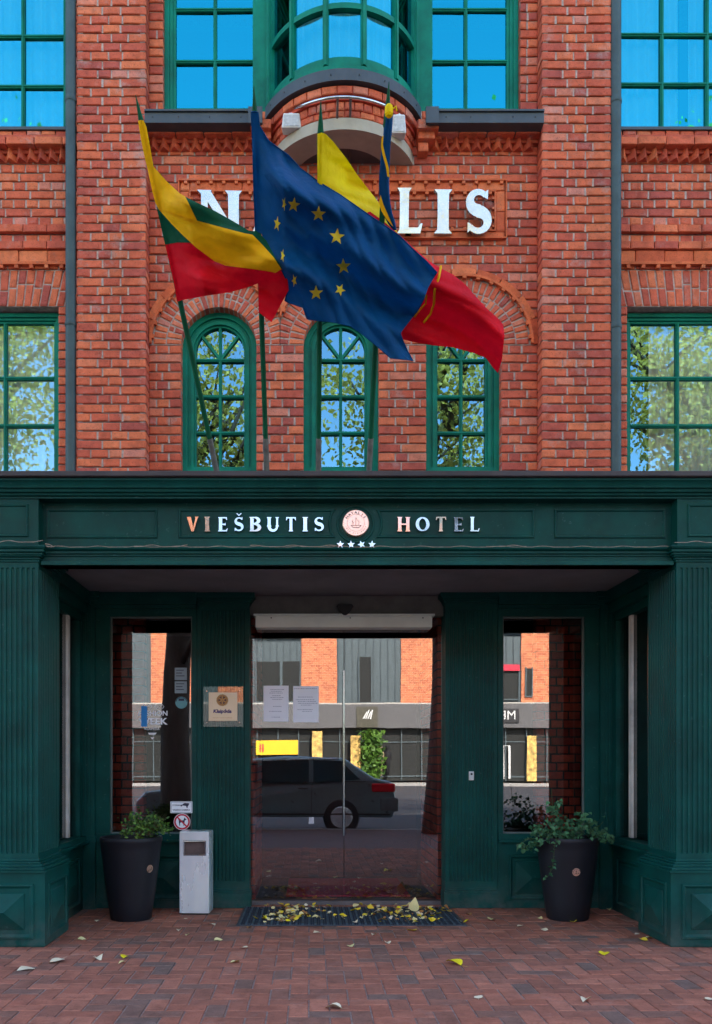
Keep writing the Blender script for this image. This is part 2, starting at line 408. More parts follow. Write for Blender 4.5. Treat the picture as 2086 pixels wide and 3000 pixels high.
hotel = thing('hotel_building', 'red brick hotel with green arched windows, a rounded bay and brick pilasters above the porch', 'building', (.3, 7.13, 0))
ZB, ZT = 2.6, 8.06
arcs = [X(490, YR), X(765, YR), X(1040, YR)]; ZS = Z(772, YR); RW = .318; RV = .565
wl = MB(); mo = MB()
pl0, pl1 = X(172, YP), X(327, YP); pr0, pr1 = X(1215, YP), X(1370, YP)
zcor = Z(329, YR)       # underside of dog-tooth
def iv_rec(z):
    a, b = pl1, pr0; out = []
    cuts = []
    for c in arcs:
        if z < ZS: hw = RW
        else:
            d = z-ZS
            hw = math.sqrt(max(0, RV*RV-d*d)) if d < RV else 0
        if hw > 0: cuts.append((c-hw, c+hw))
    x = a
    for (p, q) in cuts:
        if p-x > .03: out.append((x, p))
        x = max(x, q)
    if b-x > .03: out.append((x, b))
    return out
coursed(wl, mo, ZB, Z(247, YR), YR, iv_rec, anchor=.04)
# jambs beside the upper windows
zsill = Z(247, YR)
coursed(wl, mo, zsill, ZT, YR, lambda z: [(pl1, X(365, YR)), (X(1167, YR), pr0)], L=.16, S=.16)
# outer walls with windows
LWx = (-3.42, X(131, YR)); RWx = (X(1406, YR), 3.98)
UWx = (-3.42, -2.03); UWr = (2.60, 3.98)
zA, zB_ = Z(604, YR), Z(686, YR)
def iv_left(z):
    a, b = -4.4, pl0
    if z < zB_: return [(a, LWx[0]), (LWx[1], b)]
    if z > Z(288, YR): return [(a, UWx[0]), (UWx[1], b)]
    return [(a, b)]
def iv_right(z):
    a, b = pr1, 5.0
    if z < zB_: return [(a, RWx[0]), (RWx[1], b)]
    if z > Z(288, YR): return [(a, UWr[0]), (UWr[1], b)]
    return [(a, b)]
for f in (iv_left, iv_right):
    coursed(wl, mo, ZB, zB_, YR, f)
    coursed(wl, mo, zA, Z(288, YR), YR, f)
    coursed(wl, mo, Z(288, YR), ZT, YR, f)
# flat arches of soldier bricks
for (xa, xb, mid) in ((-4.4, pl0, -2.75), (pr1, 5.0, 3.32)):
    mo.box(xa, xb, YR+.009, YR+.116, zB_, zA)
    x = xa
    while x < xb-.02:
        w = .072*(1+R.uniform(-.04, .04)); x2 = min(x+w, xb)
        def sk(xx, z): return xx+(xx-mid)*.10*((z-zB_)/(zA-zB_)-.5)
        zm = zB_+(zA-zB_)*(R.choice([.42, .5, .6]))
        for (z0, z1) in ((zB_+.003, zm-.006), (zm+.006, zA-.006)):
            q = [(sk(x+JT/2, z0), YR, z0), (sk(x2-JT/2, z0), YR, z0), (sk(x2-JT/2, z1), YR, z1), (sk(x+JT/2, z1), YR, z1)]
            q = [(min(max(p[0], xa+.001), xb-.001), p[1], p[2]) for p in q]
            if abs(q[1][0]-q[0][0]) > .012: wl.brick(q, (0, 1, 0), .12)
        x = x2
    # string courses
    for (v1, v0, pr, lt) in ((524, 507, .030, 0), (562, 545, .034, 0), (590, 564, .018, 1)):
        z0, z1 = Z(v1, YR), Z(v0, YR); x = xa
        while x < xb-.01:
            w = .245 if lt else .2
            x2 = min(x+w, xb); wl.mi = 1 if lt else 0
            wl.brick([(x+.004, YR-pr, z0), (x2-.004, YR-pr, z0), (x2-.004, YR-pr, z1), (x+.004, YR-pr, z1)], (0, 1, 0), pr+.005); x = x2
    wl.mi = 1
    wl.box(xa, xb, YR-.035, YR-.0005, Z(597, YR), Z(591, YR), (.5, .5, .5))
    x = xa+.04
    while x < xb-.05: wl.box(x, x+.03, YR-.032, YR-.0005, Z(605, YR), Z(597.3, YR), (R.random(), .5, .5)); x += .126
    wl.mi = 0
# pilasters
pf = MB(); pmo = MB()
for (a, b) in ((pl0, pl1), (pr0, pr1)): pil_front(pf, pmo, a, b, ZB, ZT, YP)
for (xp, s_) in ((pl1, 1), (pr0, -1), (pl0, -1), (pr1, 1)): x_plane(pf, pmo, xp, YP+.004, YR+.02, ZB, ZT, s_)
pf.build_apart('pilaster', BRICK, hotel, 0.3, recalc=False); pmo.build_apart('pilaster_mortar', MORTAR, hotel, 0.3, recalc=False)
# voussoirs and hoods
for ci, c in enumerate(arcs):
    lo = -1e9 if ci == 0 else (arcs[ci-1]+c)/2+.003; hi = 1e9 if ci == 2 else (arcs[ci+1]+c)/2-.003
    lo = max(lo, pl1+.001); hi = min(hi, pr0-.001)
    cl = lambda x: min(max(x, lo), hi)
    def pol(r, a, y=YR): return (cl(c+r*math.cos(a)), y, ZS+r*math.sin(a))
    nb = 31
    for k in range(nb):                         # mortar
        a0, a1 = PI*k/nb, PI*(k+1)/nb
        q = [pol(RW+.001, a0, YR+.008+ci*.0008), pol(.60, a0, YR+.008+ci*.0008), pol(.60, a1, YR+.008+ci*.0008), pol(RW+.001, a1, YR+.008+ci*.0008)]
        mo.hexa(q, [(p[0], p[1]+.105, p[2]) for p in q])
    for (r0, r1, cnt) in ((RW, .437, 24), (.447, .548, 29)):
        for k in range(cnt):
            g = JT*.55/((r0+r1)/2); a0, a1 = PI*k/cnt+g, PI*(k+1)/cnt-g
            rr = r1 if r0 > .4 else r1+R.choice([-.05, 0, 0, .0])
            q = [pol(r0, a0), pol(rr, a0), pol(rr, a1), pol(r0, a1)]
            if max(p[0] for p in q)-min(p[0] for p in q) < .012 and not (.35 < (a0+a1)/2/PI < .65) and (abs(q[0][0]-lo) < .01 or abs(q[0][0]-hi) < .01): continue
            if max(abs(q[0][0]-q[1][0])+abs(q[0][2]-q[1][2]), 0) < .02: continue
            wl.brick(q, (0, 1, 0), .12)
            if r0 < .4 and rr < r1-.02:
                q = [pol(rr+JT, a0), pol(r1, a0), pol(r1, a1), pol(rr+JT, a1)]; wl.brick(q, (0, 1, 0), .12)
    wl.mi = 1
    cnt = 9
    for k in range(cnt):                        # outer ring of long bricks
        n_ = 4; g = .008
        for j in range(n_):
            a0 = PI*k/cnt+(g if j == 0 else 0)+(PI/cnt)*(j/n_)*(1); a1 = PI*k/cnt+(PI/cnt)*((j+1)/n_)-(g if j == n_-1 else 0)
            q = [pol(.583, a0, YR-.005), pol(.64, a0, YR-.005), pol(.64, a1, YR-.005), pol(.583, a1, YR-.005)]
            if abs(q[0][0]-q[3][0])+abs(q[0][2]-q[3][2]) > .01 and abs(q[0][0]-q[1][0])+abs(q[0][2]-q[1][2]) > .02: wl.hexa(q, [(p[0], p[1]+.03, p[2]) for p in q], (((k*7) % 10)/10, .3, .2))
    for k in range(40):                         # thin rib
        a0, a1 = PI*k/40, PI*(k+1)/40
        q = [pol(.562, a0, YR-.032), pol(.581, a0, YR-.032), pol(.581, a1, YR-.032), pol(.562, a1, YR-.032)]
        if abs(q[0][0]-q[3][0])+abs(q[0][2]-q[3][2]) > .008 and abs(q[1][0]-q[0][0])+abs(q[1][2]-q[0][2]) > .008: wl.hexa(q, [(p[0], p[1]+.031, p[2]) for p in q], (.5, .4, .3))
    for k in range(15):
        a = PI*(k+.5)/15; d = .016/.55
        q = [pol(.545, a-d, YR-.03), pol(.5625, a-d, YR-.03), pol(.5625, a+d, YR-.03), pol(.545, a+d, YR-.03)]
        if lo < c+.55*math.cos(a) < hi: wl.hexa(q, [(p[0], p[1]+.029, p[2]) for p in q], (.5, .4, .3))
    wl.mi = 0
# name frame
fy = YR-.018
U0, U1, V0, V1 = 402, 1133, 408, 538
def wx(u): return X(u, YR)
def wz(v): return Z(v, YR)
wl.mi = 1
for (va, vb) in ((411, 430), (522.5, 536)):
    u = U0+10
    us = [U0+2]+[U0+2+22+i*58.5 for i in range(0, 12)]+[U1-2]
    for i in range(len(us)-1):
        a, b = us[i]+.8, us[i+1]-.8
        wl.brick([(wx(a), fy, wz(vb)), (wx(b), fy, wz(vb)), (wx(b), fy, wz(va)), (wx(a), fy, wz(va))], (0, 1, 0), .02)
for (ua, ub) in ((U0+2, U0+22), (U1-22, U1-2)):
    for (va, vb) in ((431, 475), (477, 521.5)):
        wl.brick([(wx(ua), fy, wz(vb)), (wx(ub), fy, wz(vb)), (wx(ub), fy, wz(va)), (wx(ua), fy, wz(va))], (0, 1, 0), .02)
wl.box(wx(U0), wx(U1), YR-.04, YR-.001, wz(411), wz(407.5), (.4, .4, .4))
wl.box(wx(U0), wx(U1), YR-.036, YR-.001, wz(539), wz(536.3), (.4, .4, .4))
wl.box(wx(U0+23), wx(U1-23), YR-.03, YR-.001, wz(434), wz(430.5), (.4, .4, .4))
wl.box(wx(U0+23), wx(U1-23), YR-.03, YR-.001, wz(522.2), wz(519), (.4, .4, .4))
for (ua, ub) in ((U0-2, U0+1), (U1-1, U1+2), (U0+22.5, U0+26), (U1-26, U1-22.5)): wl.box(wx(ua), wx(ub), YR-.029, YR-.001, wz(518.8 if ua > U0+20 and ub < U1-20 else 536), wz(434.2 if ua > U0+20 and ub < U1-20 else 411.2), (.45, .4, .4))
u = U0+12
while u < U1-8:
    wl.box(wx(u), wx(u+7), YR-.036, YR-.001, wz(417.5), wz(411.2), (.6, .4, .4))
    if U0+28 < u < U1-32: wl.box(wx(u+3), wx(u+10), YR-.03, YR-.001, wz(440), wz(434.3), (.6, .4, .4)); wl.box(wx(u+3), wx(u+10), YR-.027, YR-.001, wz(518.9), wz(513.5), (.6, .4, .4))
    u += 28.2
for v in (446, 468, 490, 508):
    for (a, b) in ((U0+26.3, U0+31), (U1-31, U1-26.3)): wl.box(wx(a), wx(b), YR-.028, YR-.001, wz(v+5), wz(v), (.6, .4, .4))
wl.mi = 0
# cornices and dog-tooth
def cornice(xa, xb, dv):
    y = YR-.10; z0, z1 = Z(298+dv, y), Z(281+dv, y); x = xa; wl.mi = 0
    while x < xb-.01:
        x2 = min(x+.235, xb)
        if xb-x2 < .06: x2 = xb
        wl.brick([(x+.004, y, z0), (x2-.004, y, z0), (x2-.004, y, z1), (x+.004, y, z1)], (0, 1, 0), .10, tone=(R.uniform(.3, 1), R.random(), R.random())); x = x2
    wl.box(xa+.001, xb-.001, YR-.085, YR-.002, z1-.001, z1+.02, (.2, .3, .3))
    wl.box(xa+.001, xb-.001, YR-.03, YR-.0015, z0-.03, z0-.002, (.1, .3, .3))
    ya = YR-.062; zt0, zt1 = Z(328+dv, ya), Z(305+dv, ya); x = xa
    while x < xb-.05:
        w = .088; t = (R.uniform(.1, .95), R.random(), R.random()); j = R.uniform(-.004, .004)
        wl.prism_z([(x+.002, YR+.002), (x+w/2, ya+j), (x+w-.002, YR+.002)], zt0, zt1); wl.t[-5:] = [t]*5
        x += w
cornice(pl1+.001, X(580, YR), 0); cornice(X(962, YR), pr0-.001, 0)
cornice(-4.4, pl0-.001, 24); cornice(pr1+.001, 5.0, 24)
x = -4.4
for (xa, xb) in ((-4.4, pl0-.001), (pr1+.001, 5.0)):
    x = xa
    while x < xb-.01:
        x2 = min(x+.12, xb); y = YR-.06
        wl.brick([(x+.004, y, Z(303, y)), (x2-.004, y, Z(303, y)), (x2-.004, y, Z(293, y)), (x+.004, y, Z(293, y))], (0, 1, 0), .06); x = x2
# stepped corbels beside the bay
for sgn in (-1, 1):
    def mu(u): return 772.5+sgn*(u-772.5)
    for (a, b, va, vb, dp) in ((938, 984, 266, 286, .17), (938, 975, 291, 309, .13), (938, 960, 319, 338, .09), (938, 990, 300, 312, .06)):
        y = YR-dp; xa, xb = sorted((X(mu(a), y), X(mu(b), y)))
        wl.brick([(xa, y, Z(vb, y)), (xb, y, Z(vb, y)), (xb, y, Z(va, y)), (xa, y, Z(va, y))], (0, 1, 0), dp, tone=(.8, .3, .3))
        wl.box(xa+.001, xb-.001, y+.004, YR-.001, Z(vb, y)+.001, Z(va, y)-.001, (.7, .3, .3))
wl.build('brick_wall', [BRICK, BRICKL], hotel, recalc=False)
mo.build('mortar_bed', MORTAR, hotel, recalc=False)
# body of the building, behind and above what the brickwork covers
body = MB()
body.box(-14, 15, 7.02, 16, 8.062, 11.4); body.box(-14, 15, 16.001, 16.3, -.3, 11.5); body.box(-14, -4.402, YR, 16, 0, 8.06); body.box(5.002, 15, YR, 16, 0, 8.06)
body.build('upper_wall', brick_mat('far_brick', [(0, (.40, .10, .05)), (1, (.40, .10, .05))], .3), hotel)
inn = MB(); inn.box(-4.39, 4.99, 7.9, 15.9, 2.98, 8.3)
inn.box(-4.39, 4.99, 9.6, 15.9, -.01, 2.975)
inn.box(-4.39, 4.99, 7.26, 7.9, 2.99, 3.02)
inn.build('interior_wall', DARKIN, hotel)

# ------------------------------------------------------------------ windows
def waved(mb, x0, x1, y, z0, z1, lam=.09, amp=.02):
    n = int((x1-x0)/.008); vs = []; ph = R.random()*6
    for i in range(n+1):
        x = x0+(x1-x0)*i/n; d = amp*math.sin(x/lam*2*PI+ph)+amp*.4*math.sin(x/lam*2.3+ph*2)
        vs += [(x, y+d, z0), (x, y+d*.8, z1)]
    mb.raw(vs, [(2*i, 2*i+2, 2*i+3, 2*i+1) for i in range(n)])
def rect_window(name, x0, x1, z0, z1, y, vb, hb, gl, fw=.075, mw=.03, curtain=None, label=None):
    """frame with vertical bars at vb (x positions) and horizontal bars at hb (z)"""
    m = MB(); vb = sorted(vb); hb = sorted(hb)
    for (w, d) in ((fw*.45, 0), (fw*.75, .018), (fw, .034)):      # stepped profile
        e = w
        m.box(x0, x0+e, y+d, y+.09, z0, z1); m.box(x1-e, x1, y+d, y+.09, z0, z1)
        m.box(x0+e, x1-e, y+d+.0007, y+.09, z1-e, z1); m.box(x0+e, x1-e, y+d+.0007, y+.09, z0, z0+e)
    fr = m.build(name, GREEN2, hotel, bevel=.004)
    if label: fr['label'] = label
    b = MB(); e = fw
    for xv in vb:
        b.box(xv-mw/2, xv+mw/2, y+.036, y+.075, z0+e-.004, z1-e+.004); b.box(xv-mw*.2, xv+mw*.2, y+.028, y+.036, z0+e-.004, z1-e+.004)
    for zv in hb:
        b.box(x0+e-.004, x1-e+.004, y+.0385, y+.074, zv-mw/2, zv+mw/2); b.box(x0+e-.004, x1-e+.004, y+.0305, y+.0385, zv-mw*.2, zv+mw*.2)
    b.build('glazing_bar', GREEN2, fr, bevel=.003)
    g = MB()
    xs = [x0+e*.8]+list(vb)+[x1-e*.8]; zs = [z0+e*.8]+list(hb)+[z1-e*.8]
    for i in range(len(xs)-1):
        for j in range(len(zs)-1):
            t = .0022; dd = [R.uniform(-t, t) for _ in range(3)]; yy = y+.058
            g.face([(xs[i], yy+dd[0], zs[j]), (xs[i+1], yy+dd[1], zs[j]), (xs[i+1], yy+dd[1]+dd[2], zs[j+1]), (xs[i], yy+dd[0]+dd[2], zs[j+1])])
    g.build('glass', gl, fr, recalc=False)
    if curtain:
        c = MB()
        for (a, b_) in curtain: waved(c, a, b_, y+.13, z0+.02, z1)
        c.build_apart('curtain', CLOTHC, fr, 0.02, smooth=True, recalc=False)
    return fr
yw = YR+.09
rect_window('window', LWx[0], LWx[1], ZB+.15, zB_-.01, yw, [X(8, yw), X(8, yw)-.41], [Z(843, yw), Z(950, yw)], GL_UP, curtain=[(-3.4, -2.1)], label='green framed window left of the left downpipe, lower row')
rect_window('window', RWx[0], RWx[1], ZB+.15, zB_-.01, yw, [X(1523, yw), X(1523, yw)+.41], [Z(843, yw), Z(950, yw)], GL_UP, curtain=[(2.95, 3.95)], label='green framed window right of the right downpipe, lower row')
rect_window('window', UWx[0], UWx[1], Z(287, YR), ZT, yw, [X(48, yw), X(48, yw)-.39], [Z(72, yw), Z(185, yw)], GL_TOP, curtain=[(-3.4, -2.1)], label='green framed window left of the left downpipe, upper row')
rect_window('window', UWr[0], UWr[1], Z(287, YR), ZT, yw, [X(1488, yw), X(1590, yw)], [Z(68, yw), Z(180, yw)], GL_TOP, curtain=[(2.62, 3.2), (3.3, 3.95)], label='green framed window right of the right downpipe, upper row')
yw2 = YR+.07
rect_window('window', X(365, YR), X(598, YR), zsill+.005, ZT, yw2, [X(481, yw2)], [Z(129, yw2), Z(12, yw2)], GL_TOP, fw=.095, label='green framed window left of the rounded bay')
rect_window('window', X(940, YR), X(1167, YR), zsill+.005, ZT, yw2, [X(1046, yw2)], [Z(129, yw2), Z(12, yw2)], GL_TOP, fw=.095, label='green framed window right of the rounded bay')
back = MB(); waved(back, -1.1, 1.7, YR+.45, zsill, ZT, .2, .02)
# metal sills
sl = MB()
for (a, b) in ((pl1+.002, X(585, 6.93)), (X(958, 6.93), pr0-.002)):
    sl.box(a, b, 6.93, YR+.075, Z(275, 6.93), Z(252, 6.93)); sl.box(a, b, 6.915, YR+.074, Z(251.5, 6.93), Z(247, 6.93))
for a, b in ((X(556, 6.9), X(588, 6.9)), (X(955, 6.9), X(984, 6.9))): sl.box(a, b, 6.90, 6.929, Z(275, 6.9), Z(238, 6.9))
for (a, b) in ((-4.4, pl0-.002), (pr1+.002, 5.)): sl.box(a, b, YR-.075, YR+.09, Z(291, YR-.07), Z(284, YR-.07))
sl.mi = 1
for u in (342, 400, 470, 540, 1000, 1055, 1150, 1200): sl.lathe([(.006, 0), (.006, -.004)], (X(u, 6.93), 6.93, Z(262, 6.93)), 8, 'y')
sl.build_apart('sill', [ZINC, BLACKP], hotel, 0.03, bevel=.002)
# arched windows
def arch_window(c):
    y = YR+.095; m = MB()
    zb = 2.95
    def ring(r0, r1, d, z_=None):
        n = 28; pts = []
        for k in range(n+1):
            a = PI*k/n; pts.append(a)
        for k in range(n):
            q = [(c+r*math.cos(a), y+d, ZS+r*math.sin(a)) for (r, a) in ((r0, pts[k]), (r1, pts[k]), (r1, pts[k+1]), (r0, pts[k+1]))]
            m.hexa(q, [(p[0], y+.09, p[2]) for p in q])
        m.box(c-r1, c-r0, y+d, y+.09, zb, ZS); m.box(c+r0, c+r1, y+d, y+.09, zb, ZS)
    ring(.275, .322, .0); ring(.250, .2748, .022); ring(.222, .2498, .008); ring(.205, .2218, .03)
    m.box(c-.3, c+.3, y+.004, y+.088, zb, Z(1046, y))
    fr = m.build('arched_window', GREEN2, hotel, smooth_angle=35)
    b = MB()
    rg = .21
    for v in (803, 885, 967): z = Z(v, y); b.box(c-rg, c+rg, y+.035, y+.075, z-.014, z+.014); b.box(c-rg, c+rg, y+.028, y+.036, z-.006, z+.006)
    b.box(c-.013, c+.013, y+.0365, y+.074, zb, ZS+rg); b.box(c-.005, c+.005, y+.0295, y+.0365, zb, ZS+rg)
    zh = Z(801, y)
    for s_ in (-1, 1):
        p0 = Vector((c, 0, zh)); p1 = Vector((c+s_*.165, 0, zh+.215)); d = (p1-p0).normalized(); n_ = Vector((-d.z, 0, d.x))*.012
        q = [p0-n_, p1-n_, p1+n_, p0+n_]; b.hexa([(p.x, y+.0375, p.z) for p in q], [(p.x, y+.073, p.z) for p in q])
    b.build('glazing_bar', GREEN2, fr, bevel=.002)
    g = MB(); zs = [zb, Z(967, y), Z(885, y), Z(803, y)]
    for (a, b_) in ((c-rg, c), (c, c+rg)):
        for j in range(3):
            dd = [R.uniform(-.003, .003) for _ in range(3)]; yy = y+.06
            g.face([(a, yy+dd[0], zs[j]), (b_, yy+dd[1], zs[j]), (b_, yy+dd[1]+dd[2], zs[j+1]), (a, yy+dd[0]+dd[2], zs[j+1])])
    poly = [(c+rg*math.cos(PI*k/20), y+.06, ZS+rg*math.sin(PI*k/20)) for k in range(21)]
    g.face([(c-rg, y+.06, zs[3]), (c+rg, y+.06, zs[3])]+poly)
    g.build('glass', GL_UP, fr, recalc=False)
    return fr
for c, s_ in zip(arcs, ('left', 'middle', 'right')): arch_window(c)['label'] = 'round-headed green window, %s one of the three over the porch' % s_

# bay window
BX, BYC, BR = .285, 7.364, .644
def bp(a, r=BR, z=0.): return Vector((BX+r*math.sin(a), BYC-r*math.cos(a), z))
bay = MB(); ang = [rad(a) for a in (-67.5, -40.5, -13.5, 13.5, 40.5, 67.5)]
def arcband(mb, r_out, r_in, z0, z1, a0=-72, a1=72, n=36, ymax=YR+.06):
    for k in range(n):
        p, q = rad(a0+(a1-a0)*k/n), rad(a0+(a1-a0)*(k+1)/n)
        A = [bp(p, r_out, z0), bp(q, r_out, z0), bp(q, r_out, z1), bp(p, r_out, z1)]
        B = [bp(p, r_in, z0), bp(q, r_in, z0), bp(q, r_in, z1), bp(p, r_in, z1)]
        mb.hexa(A, B)
zg0 = 6.80; ztr = Z(14, 6.72)
arcband(bay, BR+.02, BR-.05, 6.66, 6.73); arcband(bay, BR+.008, BR-.045, 6.7305, zg0)
arcband(bay, BR+.012, BR-.04, ztr-.022, ztr+.022); arcband(bay, BR+.012, BR-.04, 7.95, ZT)
for a in ang:
    d = bp(a, 1)-bp(a, 0); d.normalize(); t = Vector((d.y, -d.x, 0))
    for (w, r0, r1) in ((.022, BR-.04, BR+.016), (.011, BR+.016, BR+.026)):
        c0 = bp(a, r0); c1 = bp(a, r1)
        q = [c0+t*w, c1+t*w, c1-t*w, c0-t*w]
        bay.hexa([(p.x, p.y, zg0-.06) for p in q], [(p.x, p.y, ZT) for p in q])
for sg in (-1, 1):      # posts joining the flat windows
    xa = BX+sg*.60; bay.box(xa-.045, xa+.045, YR-.01, YR+.16, 6.69, ZT); bay.box(xa+sg*.045, xa+sg*.16, YR+.03, YR+.158, 6.69, ZT)
bw = bay.build('bay_window', GREEN2, hotel, smooth_angle=35)
g = MB()
for i in range(5):
    for (z0, z1) in ((zg0, ztr), (ztr, ZT)):
        a, b = ang[i], ang[i+1]; g.face([bp(a, BR-.01, z0), bp(b, BR-.01, z0), bp(b, BR-.01, z1), bp(a, BR-.01, z1)])
g.build('glass', GL_TOP, bw, recalc=False)
c = MB(); n = 60
for i in range(n):
    a, b = rad(-60+120*i/n), rad(-60+120*(i+1)/n); ra, rb = .50+.015*math.sin(i*1.3), .50+.015*math.sin((i+1)*1.3)
    c.face([bp(a, ra, 6.8), bp(b, rb, 6.8), bp(b, rb, ZT), bp(a, ra, ZT)])
c.build('blind', CLOTHC, bw, recalc=False, smooth=True)
# bay base: metal band, brick rings, cream band and soffit
def ring_bricks(mb, r, z0, z1, cnt, aw=68, depth=.08):
    for k in range(cnt):
        p, q = rad(-aw+2*aw*k/cnt), rad(-aw+2*aw*(k+1)/cnt); g_ = .005/r
        for (s0, s1) in ((p+g_, (p+q)/2), ((p+q)/2, q-g_)):
            pass
        mid = (p+q)/2; i_ = bp(mid, 0)-bp(mid, 1); i_.normalize()
        mb.brick([bp(p+g_, r, z0), bp(q-g_, r, z0), bp(q-g_, r, z1), bp(p+g_, r, z1)], i_, depth, tone=(R.uniform(.35, 1), R.random(), R.random()))
bb = MB()
for (r, zt_, zb_, cnt) in ((.690, 6.545, 6.485, 13), (.648, 6.450, 6.388, 20), (.640, 6.383, 6.335, 12)): ring_bricks(bb, r, zb_, zt_, cnt)
bb.build('bay_brick_ring', BRICK, hotel, recalc=False)
bd = MB(); arcband(bd, .662, .4, 6.452, 6.484, -76, 76); arcband(bd, .632, .4, 6.3845, 6.4505, -76, 76); arcband(bd, .672, .4, 6.486, 6.556, -76, 76); arcband(bd, .626, .4, 6.328, 6.383, -76, 76)
bd.build('bay_ring_core', BRICKD, hotel)
cr = MB(); arcband(cr, .634, .42, 6.238, 6.331, -74, 74); cr.build('bay_cream_band', CREAM, hotel, smooth_angle=30)
so = MB(); so.prism_z([(p.x, p.y) for p in [bp(rad(-74+148*k/30), .60) for k in range(31)]], 6.25, 6.32); so.build('bay_soffit', BROWNR, hotel)
ban = MB(); arcband(ban, .722, .5, 6.560, 6.652, -64, 64)
ban.mi = 1
for a in (-56, -42, -26, -9, 9, 26, 42, 56): p = bp(rad(a), .723, 6.606); ban.lathe([(.006, 0), (.006, -.004)], p, 8, 'y')
ban.build('bay_metal_band', [ZINC, BLACKP], hotel, smooth_angle=30)
pt = MB(); n = 36
for k in range(n):
    p, q = rad(-64+128*k/n), rad(-64+128*(k+1)/n)
    pt.face([bp(p, .718, 6.653), bp(q, .718, 6.653), bp(q, .655, 6.70), bp(p, .655, 6.70)])
pt.build('bay_apron', PATINA, hotel, smooth=True)

# rail with floodlights under the bay
rail = thing('rail_lamp_bracket', 'curved steel rail on two brown rods in front of the bay base', 'rail', (BX, 6.6, 6.4))
rl = MB(); rp = []
for k in range(25):
    t = k/24; u = 643+(898-643)*t; v = 250-(250-214.5)*(1-(2*t-1)**2)
    y = 6.93-.33*(1-(2*t-1)**2)
    rp.append(P(u, v+3, y))
rl.tube(rp, .011, 10); rl.build('rail_tube', CHROME, rail, smooth=True)
rd = MB()
for (u0, u1, v1) in ((757, 753, 392), (786, 782, 385)):
    rd.tube([P(u0, 216, 6.6), P(u1, v1, YR-.005)], .010, 8)
rd.build_apart('support_rod', simple('rust_brown_rod', (.09, .05, .045), .6, var=.3), rail, 0.004, smooth=True)
for (u0, u1, v0, v1, y, lb) in ((631, 676, 259, 292, 6.86, 'left'), (877, 910, 262, 304, 6.86, 'right')):
    cx = (X(u0, y)+X(u1, y))/2; t = thing('floodlight', 'white box floodlight on the %s end of the curved rail' % lb, 'floodlight', (cx, y, Z(v0, y)), 'floodlights under the bay')
    w = (X(u1, y)-X(u0, y)); z0, z1 = Z(v1, y), Z(v0, y); m = MB()
    a = .82; m.hexa([(cx-w/2, y-.03, z0), (cx+w/2, y-.03, z0), (cx+w/2*a, y-.03, z1), (cx-w/2*a, y-.03, z1)], [(cx-w/2*.9, y+.07, z0+.01), (cx+w/2*.9, y+.07, z0+.01), (cx+w/2*a*.9, y+.07, z1), (cx-w/2*a*.9, y+.07, z1)])
    m.build('lamp_housing', WHITEP, t, bevel=.008)
    m = MB(); m.tube([(cx, y+.01, z1-.005), (cx+.005, y, z1+.02), P(645 if lb == 'left' else 896, 252, 6.92)], .007, 6); m.box(cx-.02, cx+.02, y-.012, y+.03, z1+.0005, z1+.012)
    m.build('bracket', STEELM, t)
    m = MB(); m.box(cx-w*.38, cx+w*.38, y-.034, y-.0305, z0+.012, z1-.02); m.build('lamp_lens', simple('lens_'+lb, (.5, .5, .48), .3, var=.3, scale=30), t)

# downpipes
for (ua, ub, lb, js) in ((147, 170, 'left', (225, 727)), (1368, 1392, 'right', (228, 733))):
    y = 7.02; r = (X(ub, y)-X(ua, y))/2; x = (X(ua, y)+X(ub, y))/2
    t = thing('downpipe', 'grey round rainwater downpipe at the %s pilaster' % lb, 'downpipe', (x, y, 3.0), 'rainwater downpipes')
    m = MB(); m.tube([(x, y, 2.95), (x, y, 8.1)], r, 20); m.build('pipe', PIPE, t, smooth_angle=40, smooth=True)
    m = MB()
    for v in js: z = Z(v, y); m.lathe([(r+.003, 0), (r+.005, .003), (r+.005, .022), (r+.001, .05)], (x, y, z-.02), 20)
    m.build_apart('pipe_collar', PIPE, t, 0.2, smooth=True, smooth_angle=40)
    m = MB()
    for v in js: z = Z(v, y)-.06; m.box(x-.008, x+.008, y+r*.8, YR, z, z+.02)
    m.build_apart('pipe_clip', PIPE, t, 0.2)

# ------------------------------------------------------------------ letters
def ribbon(pts, ws):
    out = []; n = len(pts); L_ = []; R_ = []
    for i in range(n):
        a = Vector(pts[max(i-1, 0)]); b = Vector(pts[min(i+1, n-1)]); d = (b-a); d = d.normalized() if d.length else Vector((1, 0))
        nn = Vector((-d.y, d.x)); w = ws[i] if isinstance(ws, (list, tuple)) else ws
        L_.append(Vector(pts[i])+nn*w/2); R_.append(Vector(pts[i])-nn*w/2)
    for i in range(n-1): out.append([tuple(L_[i]), tuple(R_[i]), tuple(R_[i+1]), tuple(L_[i+1])])
    return out
def arcp(cx, cy, rx, ry, a0, a1, n=14): return [(cx+rx*math.cos(rad(a0+(a1-a0)*k/n)), cy+ry*math.sin(rad(a0+(a1-a0)*k/n))) for k in range(n+1)]
def stem(x, w, y0=0., y1=1., fl=1.55):
    a, b = w/2, w/2*fl
    return [(x-b, y0), (x+b, y0), (x+a, y0+.09), (x+a*.95, (y0+y1)/2), (x+a, y1-.09), (x+b, y1), (x-b, y1), (x-a, y1-.09), (x-a*.95, (y0+y1)/2), (x-a, y0+.09)]
